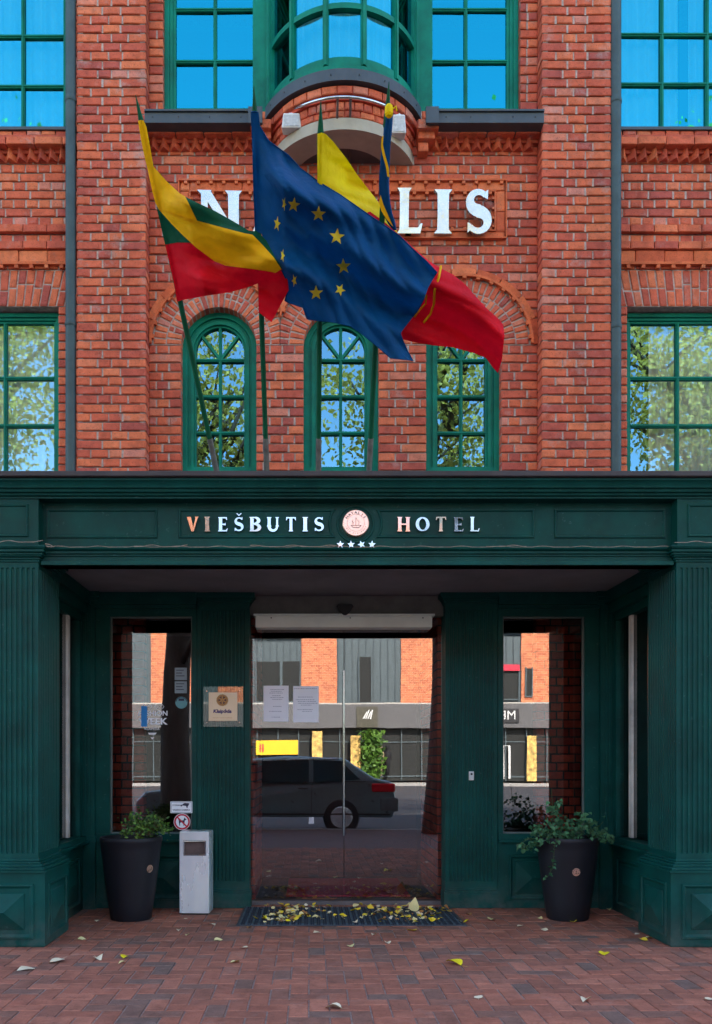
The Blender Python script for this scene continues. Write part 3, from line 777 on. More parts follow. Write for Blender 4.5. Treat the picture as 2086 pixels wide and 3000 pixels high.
def glyph(ch, W=.19, T=.09):
    """(list of polygons, width) in a box of height 1"""
    if ch in 'I': return [stem(.16, W)], .32
    if ch == 'L': return [stem(.16, W), [(.2, 0), (.62, 0), (.68, .22), (.63, .22), (.55, T), (.2, T)]], .68
    if ch == 'E': return [stem(.16, W), [(.2, 0), (.56, 0), (.61, .2), (.57, .2), (.5, T), (.2, T)], [(.2, .46), (.48, .42), (.48, .62), (.44, .54), (.2, .54)], [(.2, 1-T), (.48, 1-T), (.53, .8), (.57, .8), (.55, 1), (.2, 1)]], .6
    if ch == 'H': return [stem(.16, W), stem(.66, W), [(.2, .45), (.62, .45), (.62, .55), (.2, .55)]], .82
    if ch == 'T': return [stem(.36, W), [(0, .78), (.045, .78), (.1, 1-T), (.62, 1-T), (.68, .78), (.73, .78), (.71, 1.), (.02, 1.)]], .72
    if ch == 'N': return [stem(.12, T*1.1, fl=2.2), stem(.74, W*.9), [(-.02, 1), (.24, 1), (.80, .02), (.7, 0), (.62, 0), (.1, .88)]], .86
    if ch == 'V': return [[(0, 1), (.30, 1), (.45, .28), (.40, 0), (.32, 0), (.05, .93)], [(.40, 0), (.45, .28), (.62, .93), (.56, 1), (.82, 1), (.76, .93), (.48, 0)]], .82
    if ch == 'A': return [[(.48, .78), (.36, 1), (.50, 1), (.82, .07), (.88, 0), (.56, 0), (.62, .07)], [(.36, 1), (.44, .8), (.17, .07), (.24, 0), (0, 0), (.07, .07)], [(.2, .3), (.64, .3), (.62, .38), (.22, .38)]], .88
    if ch == 'U': return [stem(.13, W, .35, 1.), stem(.66, W*.6, .35, 1., 2.)]+ribbon(arcp(.395, .36, .265, .31, 180, 360), [W+(W*.6-W)*k/14 for k in range(15)]), .78
    if ch == 'O': return ribbon(arcp(.42, .5, .34, .45, 0, 360, 32), [T+(W-T)*abs(math.cos(rad(360*k/32))) for k in range(33)]), .84
    if ch == 'B':
        p = [stem(.15, W)]
        for (cy, ry, rx) in ((.27, .225, .30), (.745, .205, .25)):
            p += ribbon([(.18, cy-ry)]+arcp(.30, cy, rx, ry, -90, 90)+[(.18, cy+ry)], [T]+[T+(W-T)*math.cos(rad(-90+180*k/14)) for k in range(15)]+[T])
        return p, .66
    if ch in 'SŠ':
        a = arcp(.33, .735, .22, .215, 40, 265, 14); b = arcp(.31, .275, .24, .225, 85, -145, 14)
        n1 = len(a)+len(b); ws = []
        for k in range(n1):
            t = k/(n1-1); ws.append(T+(W*1.15-T)*math.exp(-((t-.5)/.22)**2))
        p = ribbon(a+b, ws); p += [[(.47, .82), (.55, .78), (.56, 1.), (.50, .96)], [(.05, .0), (.11, .05), (.14, .2), (.05, .24)]]
        if ch == 'Š': p += [[(.14, 1.26), (.22, 1.26), (.33, 1.15), (.33, 1.06)], [(.52, 1.26), (.44, 1.26), (.33, 1.15), (.33, 1.06)]]
        return p, .62
    return [], .3
def put_glyph(name, ch, u0, u1, v0, v1, y, th, mat, parent, lean=(0, 0), **kw):
    polys, w = glyph(ch, **kw); x0, x1 = X(u0, y), X(u1, y); z0, z1 = Z(v1, y), Z(v0, y); m = MB()
    for i, p in enumerate(polys):
        q = [(x0+a/w*(x1-x0), z0+b*(z1-z0)) for a, b in p]
        m.prism_y(q, y-.0002*i, y+th-.0002*(len(polys)-i))
    m.v = [(a, b+(a-(x0+x1)/2)*math.tan(rad(lean[0]))-(c-z0)*math.tan(rad(lean[1])), c) for a, b, c in m.v]
    o = m.build(name, mat, parent); o['label'] = 'metal letter %s' % ch
    return o
sg = thing('name_sign', 'large polished steel letters NAVALIS inside the moulded brick frame', 'sign', (BX, YR, Z(523, YR)))
yl = YR-.075
for ch, a, b, ln_ in (('N', 446, 536, (2, 1.5)), ('A', 562, 640, (0, 2)), ('V', 650, 728, (0, 2)), ('A', 742, 826, (0, 1)), ('L', 893, 947, (0, 6.5)), ('I', 977, 1009, (1, 3.2)), ('S', 1043, 1099, (3, 2.5))):
    put_glyph('letter', ch, a, b, 428, 523, yl, .035, CHROME, sg, lean=ln_, W=.26, T=.13)
ps = MB()
for u in (470, 525, 905, 993, 1070): ps.box(X(u, YR)-.008, X(u, YR)+.008, yl+.034, YR+.01, Z(478, YR), Z(474, YR))
ps.build_apart('letter_stud', STEELM, sg, 0.05)

# ------------------------------------------------------------------ portico
AX = .318
porch = thing('entrance_portico', 'dark green panelled wooden entrance porch with fluted pillars and frieze', 'portico', (AX, 5.5, 0))
YF = 5.5; YL = 5.59
def stack(mb, x0, x1, y0, y1, levels):          # (z0, z1, grow)
    for (a, b, e) in levels: mb.box(x0-e, x1+e, y0-e, y1+e, a, b)
def fluted(mb, o, ux, uz, nrm, w, h, n, marg, fl=.62, dep=.0105, zm=.05):
    """fluted board: o corner, ux/uz unit axes, nrm outward"""
    o = Vector(o); ux = Vector(ux); uz = Vector(uz); nrm = Vector(nrm)
    pit = (w-2*marg)/n; half = pit*fl/2
    xs = [0]
    for k in range(n):
        c = marg+pit*(k+.5)
        for j in range(7): xs.append(c+half*(-1+j/3))
    xs.append(w); zr = [0, zm-half*1.0, zm-half*.75, zm-half*.3, zm, h-zm, h-zm+half*.3, h-zm+half*.75, h-zm+half, h]
    vs = []
    for z in zr:
        for i, x in enumerate(xs):
            d = 0
            if 0 < i < len(xs)-1:
                t = -1+((i-1) % 7)/3
                e = 0
                if z < zm: e = (zm-z)/half
                if z > h-zm: e = (z-(h-zm))/half
                q = 1-t*t-e*e
                d = dep*math.sqrt(q) if q > 0 else 0
            vs.append(o+ux*x+uz*z-nrm*d)
    n_ = len(xs)
    mb.raw(vs, [(j*n_+i, j*n_+i+1, (j+1)*n_+i+1, (j+1)*n_+i) for j in range(len(zr)-1) for i in range(n_-1)])
def panel(mb, o, ux, nrm, w, h, rim=.03, pyr=.03, inset=.022):
    """recessed moulded panel with a raised diamond point; o lower-left corner on the surface"""
    o = Vector(o); ux = Vector(ux); nz = Vector(nrm); uz = Vector((0, 0, 1))
    def pt(a, b, d): return o+ux*a+uz*b+nz*d
    def frame(e0, d0, e1, d1):
        A = [(e0, e0), (w-e0, e0), (w-e0, h-e0), (e0, h-e0)]; B = [(e1, e1), (w-e1, e1), (w-e1, h-e1), (e1, h-e1)]
        for i in range(4):
            j = (i+1) % 4; mb.face([pt(*A[i], d0), pt(*A[j], d0), pt(*B[j], d1), pt(*B[i], d1)])
    frame(0, .0005, .004, .011); frame(.004, .011, rim*.5, .012); frame(rim*.5, .012, rim*.8, .004); frame(rim*.8, .004, rim, .0012)
    if pyr:
        e = rim+inset; frame(e, .0012, e+.004, .007)
        A = [(e+.004, e+.004), (w-e-.004, e+.004), (w-e-.004, h-e-.004), (e+.004, h-e-.004)]
        W2, H2 = w/2, h/2; dl = min(w, h)/2-e-.004
        if w >= h: r = [(e+.004+dl, H2), (w-e-.004-dl, H2)]
        else: r = [(W2, e+.004+dl), (W2, h-e-.004-dl)]
        top = [pt(*p, pyr) for p in r]; a = [pt(*p, .007) for p in A]
        if w >= h: fs = [[a[0], a[1], top[1], top[0]], [a[1], a[2], top[1]], [a[2], a[3], top[0], top[1]], [a[3], a[0], top[0]]]
        else: fs = [[a[0], a[1], top[0]], [a[1], a[2], top[1], top[0]], [a[2], a[3], top[1]], [a[3], a[0], top[0], top[1]]]
        for f in fs: mb.face(f)

# roof and top cornice
rf = MB()
prof = [(5.40, 3.018), (5.40, 3.006), (5.412, 2.998), (5.425, 2.978), (5.428, 2.966), (5.445, 2.962), (5.45, 2.946), (5.468, 2.942), (5.472, 2.93), (5.49, 2.926), (5.49, 2.915), (5.75, 2.915), (5.75, 3.018)]
rf.prism_x(prof, -3.1, 3.75); rf.build('top_cornice', GREEN, porch, smooth_angle=25)
rf = MB(); rf.prism_x([(5.375, 3.055), (5.375, 3.024), (5.385, 3.019), (7.14, 3.019), (7.14, 3.10), (5.5, 3.06)], -3.12, 3.77)
rf.build('roof_edge', CAPM, porch, bevel=.003)
rf = MB()
for (xa, xb) in ((X(232, 5.6), -3.1), (X(1240, 5.6), 3.75)):
    q = [(xa, 5.6, 3.06), (xb, 5.6, 3.06), (xb, 5.6, 3.06+.035*2.2), (xa, 5.6, 3.066)]; rf.hexa(q, [(p[0], p[1]+.02, p[2]) for p in q])
rf.build_apart('roof_upstand', ZINC, porch, 0.3)
# frieze: recessed middle and projecting end blocks
xl, xr = X(86, YF), 2*AX-X(86, YF)
fz = MB(); fz.box(xl, xr, YL, 5.68, 2.50, 2.916)
for (a, b) in ((-3.1, xl), (xr, 3.75)): fz.box(a, b, YF, 5.70, 2.60, 2.9155)
ZP0, ZP1 = Z(1207, YL), Z(1141, YL)
def moulding(mb, loop, y, w=.018, d=.010, closed=True):
    """raised bead following a loop of (x, z) points on plane y"""
    n = len(loop); pr = [(0, .0006), (w*.25, d), (w*.7, d*.9), (w, .0006)]
    pts = [Vector(p) for p in loop]; rings = []
    for i in range(n):
        a = pts[(i-1) % n] if closed or i else pts[i]; b = pts[(i+1) % n] if closed or i < n-1 else pts[i]
        d1 = (pts[i]-a); d2 = (b-pts[i])
        if d1.length < 1e-6: d1 = d2
        if d2.length < 1e-6: d2 = d1
        d1.normalize(); d2.normalize(); n1 = Vector((-d1.y, d1.x)); n2 = Vector((-d2.y, d2.x)); m_ = (n1+n2); m_.normalize(); k = 1/max(.35, m_.dot(n1))
        rings.append([(pts[i].x+m_.x*k*o_, y-h_, pts[i].y+m_.y*k*o_) for o_, h_ in pr])
    for i in range(n if closed else n-1):
        A, B = rings[i], rings[(i+1) % n]
        for j in range(3): mb.face([A[j], B[j], B[j+1], A[j+1]])
def rectloop(x0, x1, z0, z1): return [(x0, z0), (x1, z0), (x1, z1), (x0, z1)]
moulding(fz, rectloop(X(105, YL), X(353, YL), ZP0, ZP1), YL); moulding(fz, rectloop(X(1242, YL), X(1491, YL), ZP0, ZP1), YL)
mc = (X(797, YL), Z(1175, YL)); rM = 55/339.4
dz = (ZP1-ZP0)/2; zc = (ZP0+ZP1)/2; aa = math.degrees(math.asin(min(1, dz*.98/rM)))
Lp = [(X(400, YL), ZP0)]+[(mc[0]+rM*math.cos(rad(t)), zc+rM*math.sin(rad(t))) for t in [180+aa-2*aa*k/12 for k in range(13)]]+[(X(400, YL), ZP1)]
Rp = [(X(1198, YL), ZP1)]+[(mc[0]+rM*math.cos(rad(t)), zc+rM*math.sin(rad(t))) for t in [aa-2*aa*k/12 for k in range(13)]]+[(X(1198, YL), ZP0)]
moulding(fz, Lp, YL); moulding(fz, Rp, YL)
moulding(fz, [(mc[0]+.128*math.cos(rad(10*k)), mc[1]+.128*math.sin(rad(10*k))) for k in range(36)], YL, w=.02, d=.009)
for (a, b) in ((-2.6, X(64, YF)), (2*AX-X(64, YF), 3.2)): moulding(fz, rectloop(a, b, Z(1204, YF), Z(1130, YF)), YF)
fz.build('frieze', GREEN, porch, recalc=True)
lm = MB()
lm.prism_x([(5.589, 2.611), (5.535, 2.608), (5.53, 2.603), (5.533, 2.597), (5.552, 2.588), (5.552, 2.574), (5.566, 2.570), (5.566, 2.560), (5.575, 2.556), (5.575, 2.532), (5.556, 2.526), (5.552, 2.500), (5.68, 2.500), (5.68, 2.611)], xl+.001, xr-.001)
lm.build('lintel_moulding', GREEN, porch, smooth_angle=25)
# end pillars
PW = .44
for sd in (-1, 1):
    xi = X(86, 5.55) if sd < 0 else 2*AX-X(86, 5.55)      # inner face of the shaft
    x0, x1 = (xi-PW, xi) if sd < 0 else (xi, xi+PW)
    y0, y1 = 5.55, 6.02
    m = MB(); lb = 'left' if sd < 0 else 'right'
    m.box(x0+.008, x1-.008, y0+.008, y1, .5, 2.6)
    fluted(m, (x0, y0, .565), (1, 0, 0), (0, 0, 1), (0, -1, 0), PW, 1.955, 12, .015)
    if sd < 0: fluted(m, (xi, y0, .565), (0, 1, 0), (0, 0, 1), (1, 0, 0), y1-y0, 1.955, 12, .015)
    else: fluted(m, (xi, y1, .565), (0, -1, 0), (0, 0, 1), (-1, 0, 0), y1-y0, 1.955, 12, .015)
    o = m.build('end_pillar', GREEN, porch, recalc=False); o['label'] = 'fluted pillar at the %s end of the porch' % lb
    c = MB(); stack(c, x0, x1, y0, y1, [(2.515, 2.530, .008), (2.530, 2.546, .014), (2.546, 2.556, .028), (2.556, 2.572, .036), (2.572, 2.592, .05), (2.592, 2.6, .058), (2.6, 2.615, .062)])
    stack(c, x0, x1, y0, y1, [(.50, .52, .055), (.52, .538, .038), (.538, .552, .02), (.552, .568, .008)])
    c.build_apart('pillar_moulding', GREEN, o, .3, bevel=.004)
    b = MB(); px0, px1 = (X(100.7, YF)-.56, X(100.7, YF)) if sd < 0 else (2*AX-X(100.7, YF), 2*AX-X(100.7, YF)+.56)
    b.box(px0, px1, YF, 6.04, .012, .485); b.box(px0-.012, px1+.012, YF-.012, 6.052, .4855, .5005); b.box(px0+.01, px1-.01, YF+.01, 6.03, 0, .012)
    panel(b, (px0+.07, YF, .055), (1, 0, 0), (0, -1, 0), .42, .36, rim=.032, pyr=.06, inset=.03)
    if sd < 0: panel(b, (px1, YF+.06, .055), (0, 1, 0), (1, 0, 0), .42, .36, rim=.03, pyr=.035, inset=.028)
    else: panel(b, (px0, YF+.48, .055), (0, -1, 0), (-1, 0, 0), .42, .36, rim=.03, pyr=.035, inset=.028)
    b.build('plinth', GREEN, o, bevel=0)
    # side wall with glazing
    xs = -1.85 if sd < 0 else 2*AX+1.85; s_ = -sd            # s_ points inwards
    w = MB(); w.box(xs, xs-s_*.12, 6.041, 7.0, 0, .54); w.box(xs+s_*.05, xs-s_*.12, 6.0525, 6.99, .5405, .565); w.box(xs+s_*.025, xs-s_*.11, 6.0, 6.99, .5655, .60)
    if s_ > 0: panel(w, (xs, 6.1, .06), (0, 1, 0), (1, 0, 0), .72, .38, pyr=.025)
    else: panel(w, (xs, 6.82, .06), (0, -1, 0), (-1, 0, 0), .72, .38, pyr=.025)
    w.box(xs-s_*.02, xs-s_*.1, 6.0, 7.0, 2.36, 2.6); w.box(xs+s_*.06, xs-s_*.02, 6.02, 7.0, 2.50, 2.6); w.box(xs+s_*.03, xs-s_*.02, 6.02, 7.0, 2.42, 2.4995)
    w.box(xs-s_*.015, xs-s_*.09, 6.03, 6.09, .60, 2.36); w.box(xs-s_*.015, xs-s_*.09, 6.90, 6.95, .60, 2.36)
    so_ = w.build('side_wall', GREEN, porch, recalc=True)
    g = MB(); g.box(xs-s_*.05, xs-s_*.056, 6.08, 6.91, .61, 2.36); g.build('side_glass', GL_DOOR, so_)
    # far side board: keeps the porch closed, pale blind behind the glass
    g = MB(); g.box(xs-s_*.40, xs-s_*.42, 6.05, 7.0, 0, 2.9); g.build('blind', simple('blind_'+lb, (.35, .30, .26), .8, var=.1), so_)
    g = MB(); g.box(xs-s_*.028, xs-s_*.047, 6.60, 6.655, .615, 2.355); g.build('glass_streak', simple('pale_streak_'+lb, (.55, .50, .46), .5), so_)  # pale strip added to imitate the bright streak of light on the side glass
    # corner pilaster on the back wall
    cx0, cx1 = (-1.957, -1.761) if sd < 0 else (2*AX+1.761, 2*AX+1.957)
    c = MB(); c.box(cx0, cx1, 6.955, 7.06, .54, 2.56); fluted(c, (cx0, 6.95, .60), (1, 0, 0), (0, 0, 1), (0, -1, 0), cx1-cx0, 1.93, 5, .02, dep=.009)
    stack(c, cx0, cx1, 6.95, 7.06, [(.55, .575, .02), (.575, .6, .01), (2.5, 2.53, .012), (2.53, 2.56, .028), (2.56, 2.6, .045)]); c.box(cx0-.01, cx1+.01, 6.93, 7.06, 0, .549)
    c.build('corner_pilaster', GREEN, porch)
# ceiling
cl = MB(); cl.box(-1.99, 2*AX+1.99, 5.681, 7.2, 2.603, 2.63); cl.box(X(486, 6.4), X(486, 6.4)+.03, 5.69, 6.95, 2.60, 2.6025); cl.box(X(1075, 6.4), X(1075, 6.4)+.03, 5.69, 6.95, 2.60, 2.6025)
cl.build('ceiling', SOFFIT, porch)
# back wall: door pillars, windows, panels
YB = 7.0
for sd in (-1, 1):
    x1, x0 = -.492, -.925
    if sd > 0: x0, x1 = 2*AX+.492, 2*AX+.925
    lb = 'left' if sd < 0 else 'right'
    c = MB(); c.box(x0+.006, x1-.006, YB+.008, YB+.40, 0, 2.55)
    fluted(c, (x0, YB, .16), (1, 0, 0), (0, 0, 1), (0, -1, 0), x1-x0, 2.36, 12, .03, dep=.0095, zm=.07)
    if sd < 0: fluted(c, (x1, YB, .16), (0, 1, 0), (0, 0, 1), (1, 0, 0), .19, 2.36, 4, .02, dep=.009, zm=.07)
    else: fluted(c, (x0, YB+.19, .16), (0, -1, 0), (0, 0, 1), (-1, 0, 0), .19, 2.36, 4, .02, dep=.009, zm=.07)
    o = c.build('door_pillar', GREEN, porch, recalc=False); o['label'] = 'fluted pillar %s of the glass door' % lb
    c = MB(); stack(c, x0, x1, YB, YB+.16, [(0, .125, .012), (.125, .145, .008), (.145, .162, .003), (2.515, 2.53, .008), (2.53, 2.55, .018), (2.55, 2.565, .03), (2.565, 2.602, .045)])
    c.build_apart('pillar_moulding', GREEN, o, .3, bevel=.003)
    # side window
    wx0, wx1 = (-1.643, -.965); 
    if sd > 0: wx0, wx1 = 2*AX+.965, 2*AX+1.643
    a, b = (-1.761, -.925) if sd < 0 else (2*AX+.925, 2*AX+1.761)
    w = MB(); w.box(a+.001, wx0, 6.985, 7.09, .5, 2.56); w.box(wx1, b-.001, 6.985, 7.09, .5, 2.56); w.box(wx0, wx1, 6.986, 7.089, Z(1382, 7.0), 2.555)
    w.box(a+.001, b-.001, 6.99, 7.1, 0, .545); w.box(a+.001, b-.001, 6.955, 7.088, .5455, .565); w.box(a+.001, b-.001, 6.972, 7.087, .5655, .615)
    panel(w, (a+.09, 6.99, .07), (1, 0, 0), (0, -1, 0), b-a-.18, .37, pyr=.04)
    w.box(a+.001, b-.001, 6.94, 6.985, 2.50, 2.5995); w.box(a+.001, b-.001, 6.962, 6.985, 2.47, 2.4995)
    fr = w.build('side_window', GREEN, porch); fr['label'] = 'tall shop window %s of the entrance door' % lb
    e = MB(); t = .012
    e.box(wx0, wx0+t, 7.012, 7.04, .615, Z(1382, 7.)); e.box(wx1-t, wx1, 7.012, 7.04, .615, Z(1382, 7.)); e.box(wx0+t, wx1-t, 7.0125, 7.0395, Z(1382, 7.)-t, Z(1382, 7.)); e.box(wx0+t, wx1-t, 7.0125, 7.0395, .615, .615+t)
    e.build('glazing_bead', simple('bead_'+lb, (.10, .13, .12), .5), fr)
    g = MB(); g.box(wx0, wx1, 7.024, 7.03, .615, Z(1382, 7.)); g.build('glass', GL_DOOR, fr)
# brick behind side windows and in the vestibule
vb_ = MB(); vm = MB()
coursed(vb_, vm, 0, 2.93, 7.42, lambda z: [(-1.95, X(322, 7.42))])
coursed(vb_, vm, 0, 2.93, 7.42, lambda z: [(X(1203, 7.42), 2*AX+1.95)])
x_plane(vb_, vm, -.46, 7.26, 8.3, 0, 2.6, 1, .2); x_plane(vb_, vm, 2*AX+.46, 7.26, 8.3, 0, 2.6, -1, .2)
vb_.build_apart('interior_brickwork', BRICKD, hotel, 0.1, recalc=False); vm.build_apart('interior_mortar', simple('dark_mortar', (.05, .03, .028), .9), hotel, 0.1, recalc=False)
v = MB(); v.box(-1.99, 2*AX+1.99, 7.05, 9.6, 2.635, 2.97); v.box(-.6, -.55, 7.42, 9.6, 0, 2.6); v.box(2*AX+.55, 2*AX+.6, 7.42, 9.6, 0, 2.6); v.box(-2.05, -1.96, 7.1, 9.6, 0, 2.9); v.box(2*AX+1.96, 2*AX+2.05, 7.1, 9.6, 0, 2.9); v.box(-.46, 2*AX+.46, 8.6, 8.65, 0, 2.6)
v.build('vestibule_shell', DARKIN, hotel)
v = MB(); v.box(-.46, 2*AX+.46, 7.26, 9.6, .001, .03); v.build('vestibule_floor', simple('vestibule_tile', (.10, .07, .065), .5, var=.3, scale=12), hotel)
v = MB(); v.box(-.2, 2*AX+.25, 7.4, 8.5, .0305, .042); v.build('vestibule_carpet', REDMAT, hotel)
# glass entrance door
door = thing('entrance_door', 'double glass sliding door under a long cream operator box', 'door', (AX, 7.2, 0))
yd = 7.2; dx0, dx1 = -.49, 2*AX+.49; xm = X(771, yd)
for (a, b, lb) in ((dx0, xm-.0025, 'left'), (xm+.0025, dx1, 'right')):
    m = MB(); m.box(a, b, yd, yd+.008, Z(2014, yd), 2.42); o = m.build('door_leaf', GL_DOOR, door); o['label'] = '%s glass leaf of the door' % lb
m = MB(); m.tube([P(771, 1503, yd-.05), P(771, 1873, yd-.05)], .009, 12); m.build('door_handle', CHROME, door, smooth=True, smooth_angle=50)
m = MB()
for v in (1512, 1865): m.tube([P(771, v, yd-.05), P(771, v, yd+.001)], .006, 8)
m.build_apart('handle_bracket', STEELM, door, 0.1)
m = MB(); m.box(X(573, 7.08), X(968, 7.08), 7.06, 7.195, Z(1407, 7.08), Z(1382, 7.08)); m.box(X(568, 7.05), X(975, 7.05), 7.05, 7.19, Z(1380.5, 7.06), Z(1376, 7.06))
m.mi = 1
for u in (608, 785, 948): m.lathe([(.006, 0), (.006, -.004)], (X(u, 7.06), 7.06, Z(1385, 7.06)), 8, 'y')
m.build('operator_box', [OPBOX, BLACKP], door, bevel=.003)
m = MB(); m.box(dx0-.002, dx1+.002, 7.10, 7.21, 2.435, 2.60); m.build('transom_board', simple('transom_grey', (.13, .125, .11), .7), door)
m = MB(); m.box(dx0, dx1, 7.15, 7.26, 0, .03); m.build('threshold', simple('threshold_stone', (.12, .10, .10), .7), door)
m = MB(); c_ = P(773.5, 1366, 7.03)
m.prism_y([(c_.x-.072, c_.z+.03), (c_.x-.06, c_.z+.045), (c_.x+.06, c_.z+.045), (c_.x+.072, c_.z+.03), (c_.x+.045, c_.z-.015), (c_.x+.012, c_.z-.045), (c_.x-.012, c_.z-.045), (c_.x-.045, c_.z-.015)], 7.035, 7.099)
m.build('motion_sensor', BLACKP, door, bevel=.006)
# frieze lettering
ls = thing('hotel_sign', 'small steel letters VIESBUTIS HOTEL with four stars on the green frieze', 'sign', (AX, YL, 2.63))
yl = YL-.022
def cu(x): return (500+x/1.68)/K
for ch, a, b, ln_ in (('V', 78, 138, (-1, 4)), ('I', 165, 195, (2, 5)), ('E', 233, 280, (0, -1)), ('Š', 312, 358, (0, -2)), ('B', 388, 442, (1, .5)), ('U', 475, 533, (0, -1)), ('T', 568, 616, (0, -1)), ('I', 648, 676, (-1, 0)), ('S', 706, 753, (0, -1)), ('H', 1115, 1180, (2, 1)), ('O', 1208, 1272, (1, -1)), ('T', 1305, 1355, (-3, 4)), ('E', 1393, 1442, (1, -2)), ('L', 1473, 1521, (6, 1.5))):
    put_glyph('letter', ch, cu(a), cu(b), 1159, 1191, yl, .016, CHROME2, ls, lean=ln_, W=.21, T=.085)
def star(cx, cz, r, rot=0., k=.42, sx=1.): return [(cx+sx*(r if i % 2 == 0 else r*k)*math.cos(rad(90+rot+36*i)), cz+(r if i % 2 == 0 else r*k)*math.sin(rad(90+rot+36*i))) for i in range(10)]
for u, rot in ((763, 0), (787, 3), (810.5, 20), (834, -4)):
    m = MB(); m.prism_y(star(X(u, yl), Z(1220, yl), .026, rot), yl+.005, yl+.014); m.build('star', CHROME, ls)
def txt(s, size, font_bold=0.):
    c = bpy.data.curves.new('txt', 'FONT'); c.body = s; c.size = size; c.align_x = 'CENTER'; c.align_y = 'CENTER'; c.offset = font_bold; c.resolution_u = 3
    o = bpy.data.objects.new('txt', c); COL.objects.link(o)
    dg = bpy.context.evaluated_depsgraph_get(); me = o.evaluated_get(dg).to_mesh()
    vs = [v.co.copy() for v in me.vertices]; fs = [tuple(p.vertices) for p in me.polygons]
    o.evaluated_get(dg).to_mesh_clear(); bpy.data.objects.remove(o); bpy.data.curves.remove(c)
    return vs, fs
def add_text(mb, s, cx, cz, y, width=None, size=.1, shear=0., bold=0., height=None, rot=0.):
    vs, fs = txt(s, size, bold)
    if not vs: return
    w = max(v.x for v in vs)-min(v.x for v in vs); hh = max(v.y for v in vs)-min(v.y for v in vs); kx = width/w if width else 1; kz = (height/hh if height else kx)
    mx = (max(v.x for v in vs)+min(v.x for v in vs))/2; mz = (max(v.y for v in vs)+min(v.y for v in vs))/2
    out = []
    for v in vs:
        a = (v.x-mx)*kx+shear*(v.y-mz)*kz; b = (v.y-mz)*kz
        out.append((cx+a*math.cos(rot)-b*math.sin(rot), y, cz+a*math.sin(rot)+b*math.cos(rot)))
    mb.raw(out, fs)
med = thing('round_medallion', 'round rose brass medallion lettered NAVALIS with a ship in the middle of the frieze', 'medallion', (mc[0], YL, mc[1]))
m = MB(); r = 29.5/339.4; m.lathe([(r, 0), (r, -.03), (r-.004, -.034), (0.001, -.034)], (mc[0], YL, mc[1]), 48, 'y'); m.build('disc', COPPER, med, smooth_angle=30, smooth=True)
m = MB(); ye = YL-.0352
for i, ch in enumerate('NAVALIS'):
    a = rad(148-i*19.3); add_text(m, ch, mc[0]+.068*math.cos(a), mc[1]+.068*math.sin(a), ye, size=.026, bold=.0006, height=.0165, rot=a-PI/2)
for i, ch in enumerate('1863 KLAIPEDA'):
    a = rad(200+i*11.5)
    if ch != ' ': add_text(m, ch, mc[0]+.069*math.cos(a), mc[1]+.069*math.sin(a), ye, size=.015, height=.008, rot=a+PI/2)
def line(mb, pts, w, y):
    for q in ribbon(pts, w): mb.face([(mc[0]+p[0], y, mc[1]+p[1]) for p in q])
line(m, [(-.032, -.018), (-.02, -.03), (.02, -.032), (.036, -.018)], .004, ye); line(m, [(-.032, -.018), (.036, -.018)], .003, ye-.0001)
line(m, [(0, -.018), (0, .035)], .003, ye-.0001); line(m, [(-.02, -.014), (-.02, .02)], .0025, ye-.0001); line(m, [(.02, -.014), (.02, .018)], .0025, ye-.0001)
line(m, [(-.026, .012), (-.013, -.004)], .0022, ye-.0002); line(m, [(.003, .03), (.016, .006)], .0022, ye-.0002); line(m, arcp(0, 0, .056, .056, 0, 360, 36), .0016, ye-.0002)
m.build('engraving', COPPERD, med, recalc=False)
# cable along the lintel ledge
tagged = MB()
def cable(u0, u1, v, amp, y):
    pts = []; n = int((u1-u0)/8)+2
    for i in range(n+1):
        u = u0+(u1-u0)*i/n; pts.append(P(u, v-max(0, amp*math.sin(i*.55+u0)), y-.004+.003*math.sin(i)))
    tagged.tube(pts, .0022, 5)
cable(100, 1502, 1226.3, 2.2, YL-.04); cable(0, 96, 1215, 3.5, 5.47); cable(1512, 1596, 1216, 3.0, 5.47); cable(300, 420, 1225.5, 4, YL-.045); cable(560, 760, 1225.5, 3.5, YL-.045); cable(1090, 1180, 1225, 3, YL-.045)
tagged.tube([P(101, 1219, 5.5), P(112, 1221, 5.51), P(121, 1226, 5.55)], .003, 5); tagged.tube([P(103, 1224, 5.5), P(114, 1226, 5.51), P(124, 1224, 5.55)], .003, 5)
tag(tagged.build('lighting_cable', CABLE), 'thin pale cable lying along the ledge under the frieze letters', 'cable')

# ------------------------------------------------------------------ small signs and notices
def q1(x, y_): return (300+x/3.586)/K, (1780+y_/3.586)/K
pq = thing('wall_plaque', 'glass plaque with beige card, gold wheel and Klaipeda lettering on the left door pillar', 'plaque', P(500, 1630, 6.97))
m = MB(); yq = 6.972; m.box(X(456, yq), X(545, yq), yq, yq+.005, Z(1629, yq), Z(1539, yq)); m.build('glass_plate', GL_PLATE, pq)
m = MB(); m.box(X(468, yq), X(532, yq), yq-.004, yq-.0003, Z(1616, yq), Z(1552, yq)); m.build('card', BEIGE, pq)
m = MB(); cx, cz = X(498.5, yq), Z(1569.5, yq); yy = yq-.0048; rg = .050
m.mi = 0
def annul(mb, cx, cz, r0, r1, y, n=40, a0=0, a1=360):
    for k in range(n):
        p, q = rad(a0+(a1-a0)*k/n), rad(a0+(a1-a0)*(k+1)/n); mb.face([(cx+r0*math.cos(p), y, cz+r0*math.sin(p)), (cx+r1*math.cos(p), y, cz+r1*math.sin(p)), (cx+r1*math.cos(q), y, cz+r1*math.sin(q)), (cx+r0*math.cos(q), y, cz+r0*math.sin(q))])
annul(m, cx, cz, .0335, .046, yy); annul(m, cx, cz, .004, .013, yy, 20)
for k in range(24): a = rad(15*k); m.face([(cx+rr*math.cos(a+d), yy, cz+rr*math.sin(a+d)) for rr, d in ((.0455, -.07), (.051, -.045), (.051, .045), (.0455, .07))])
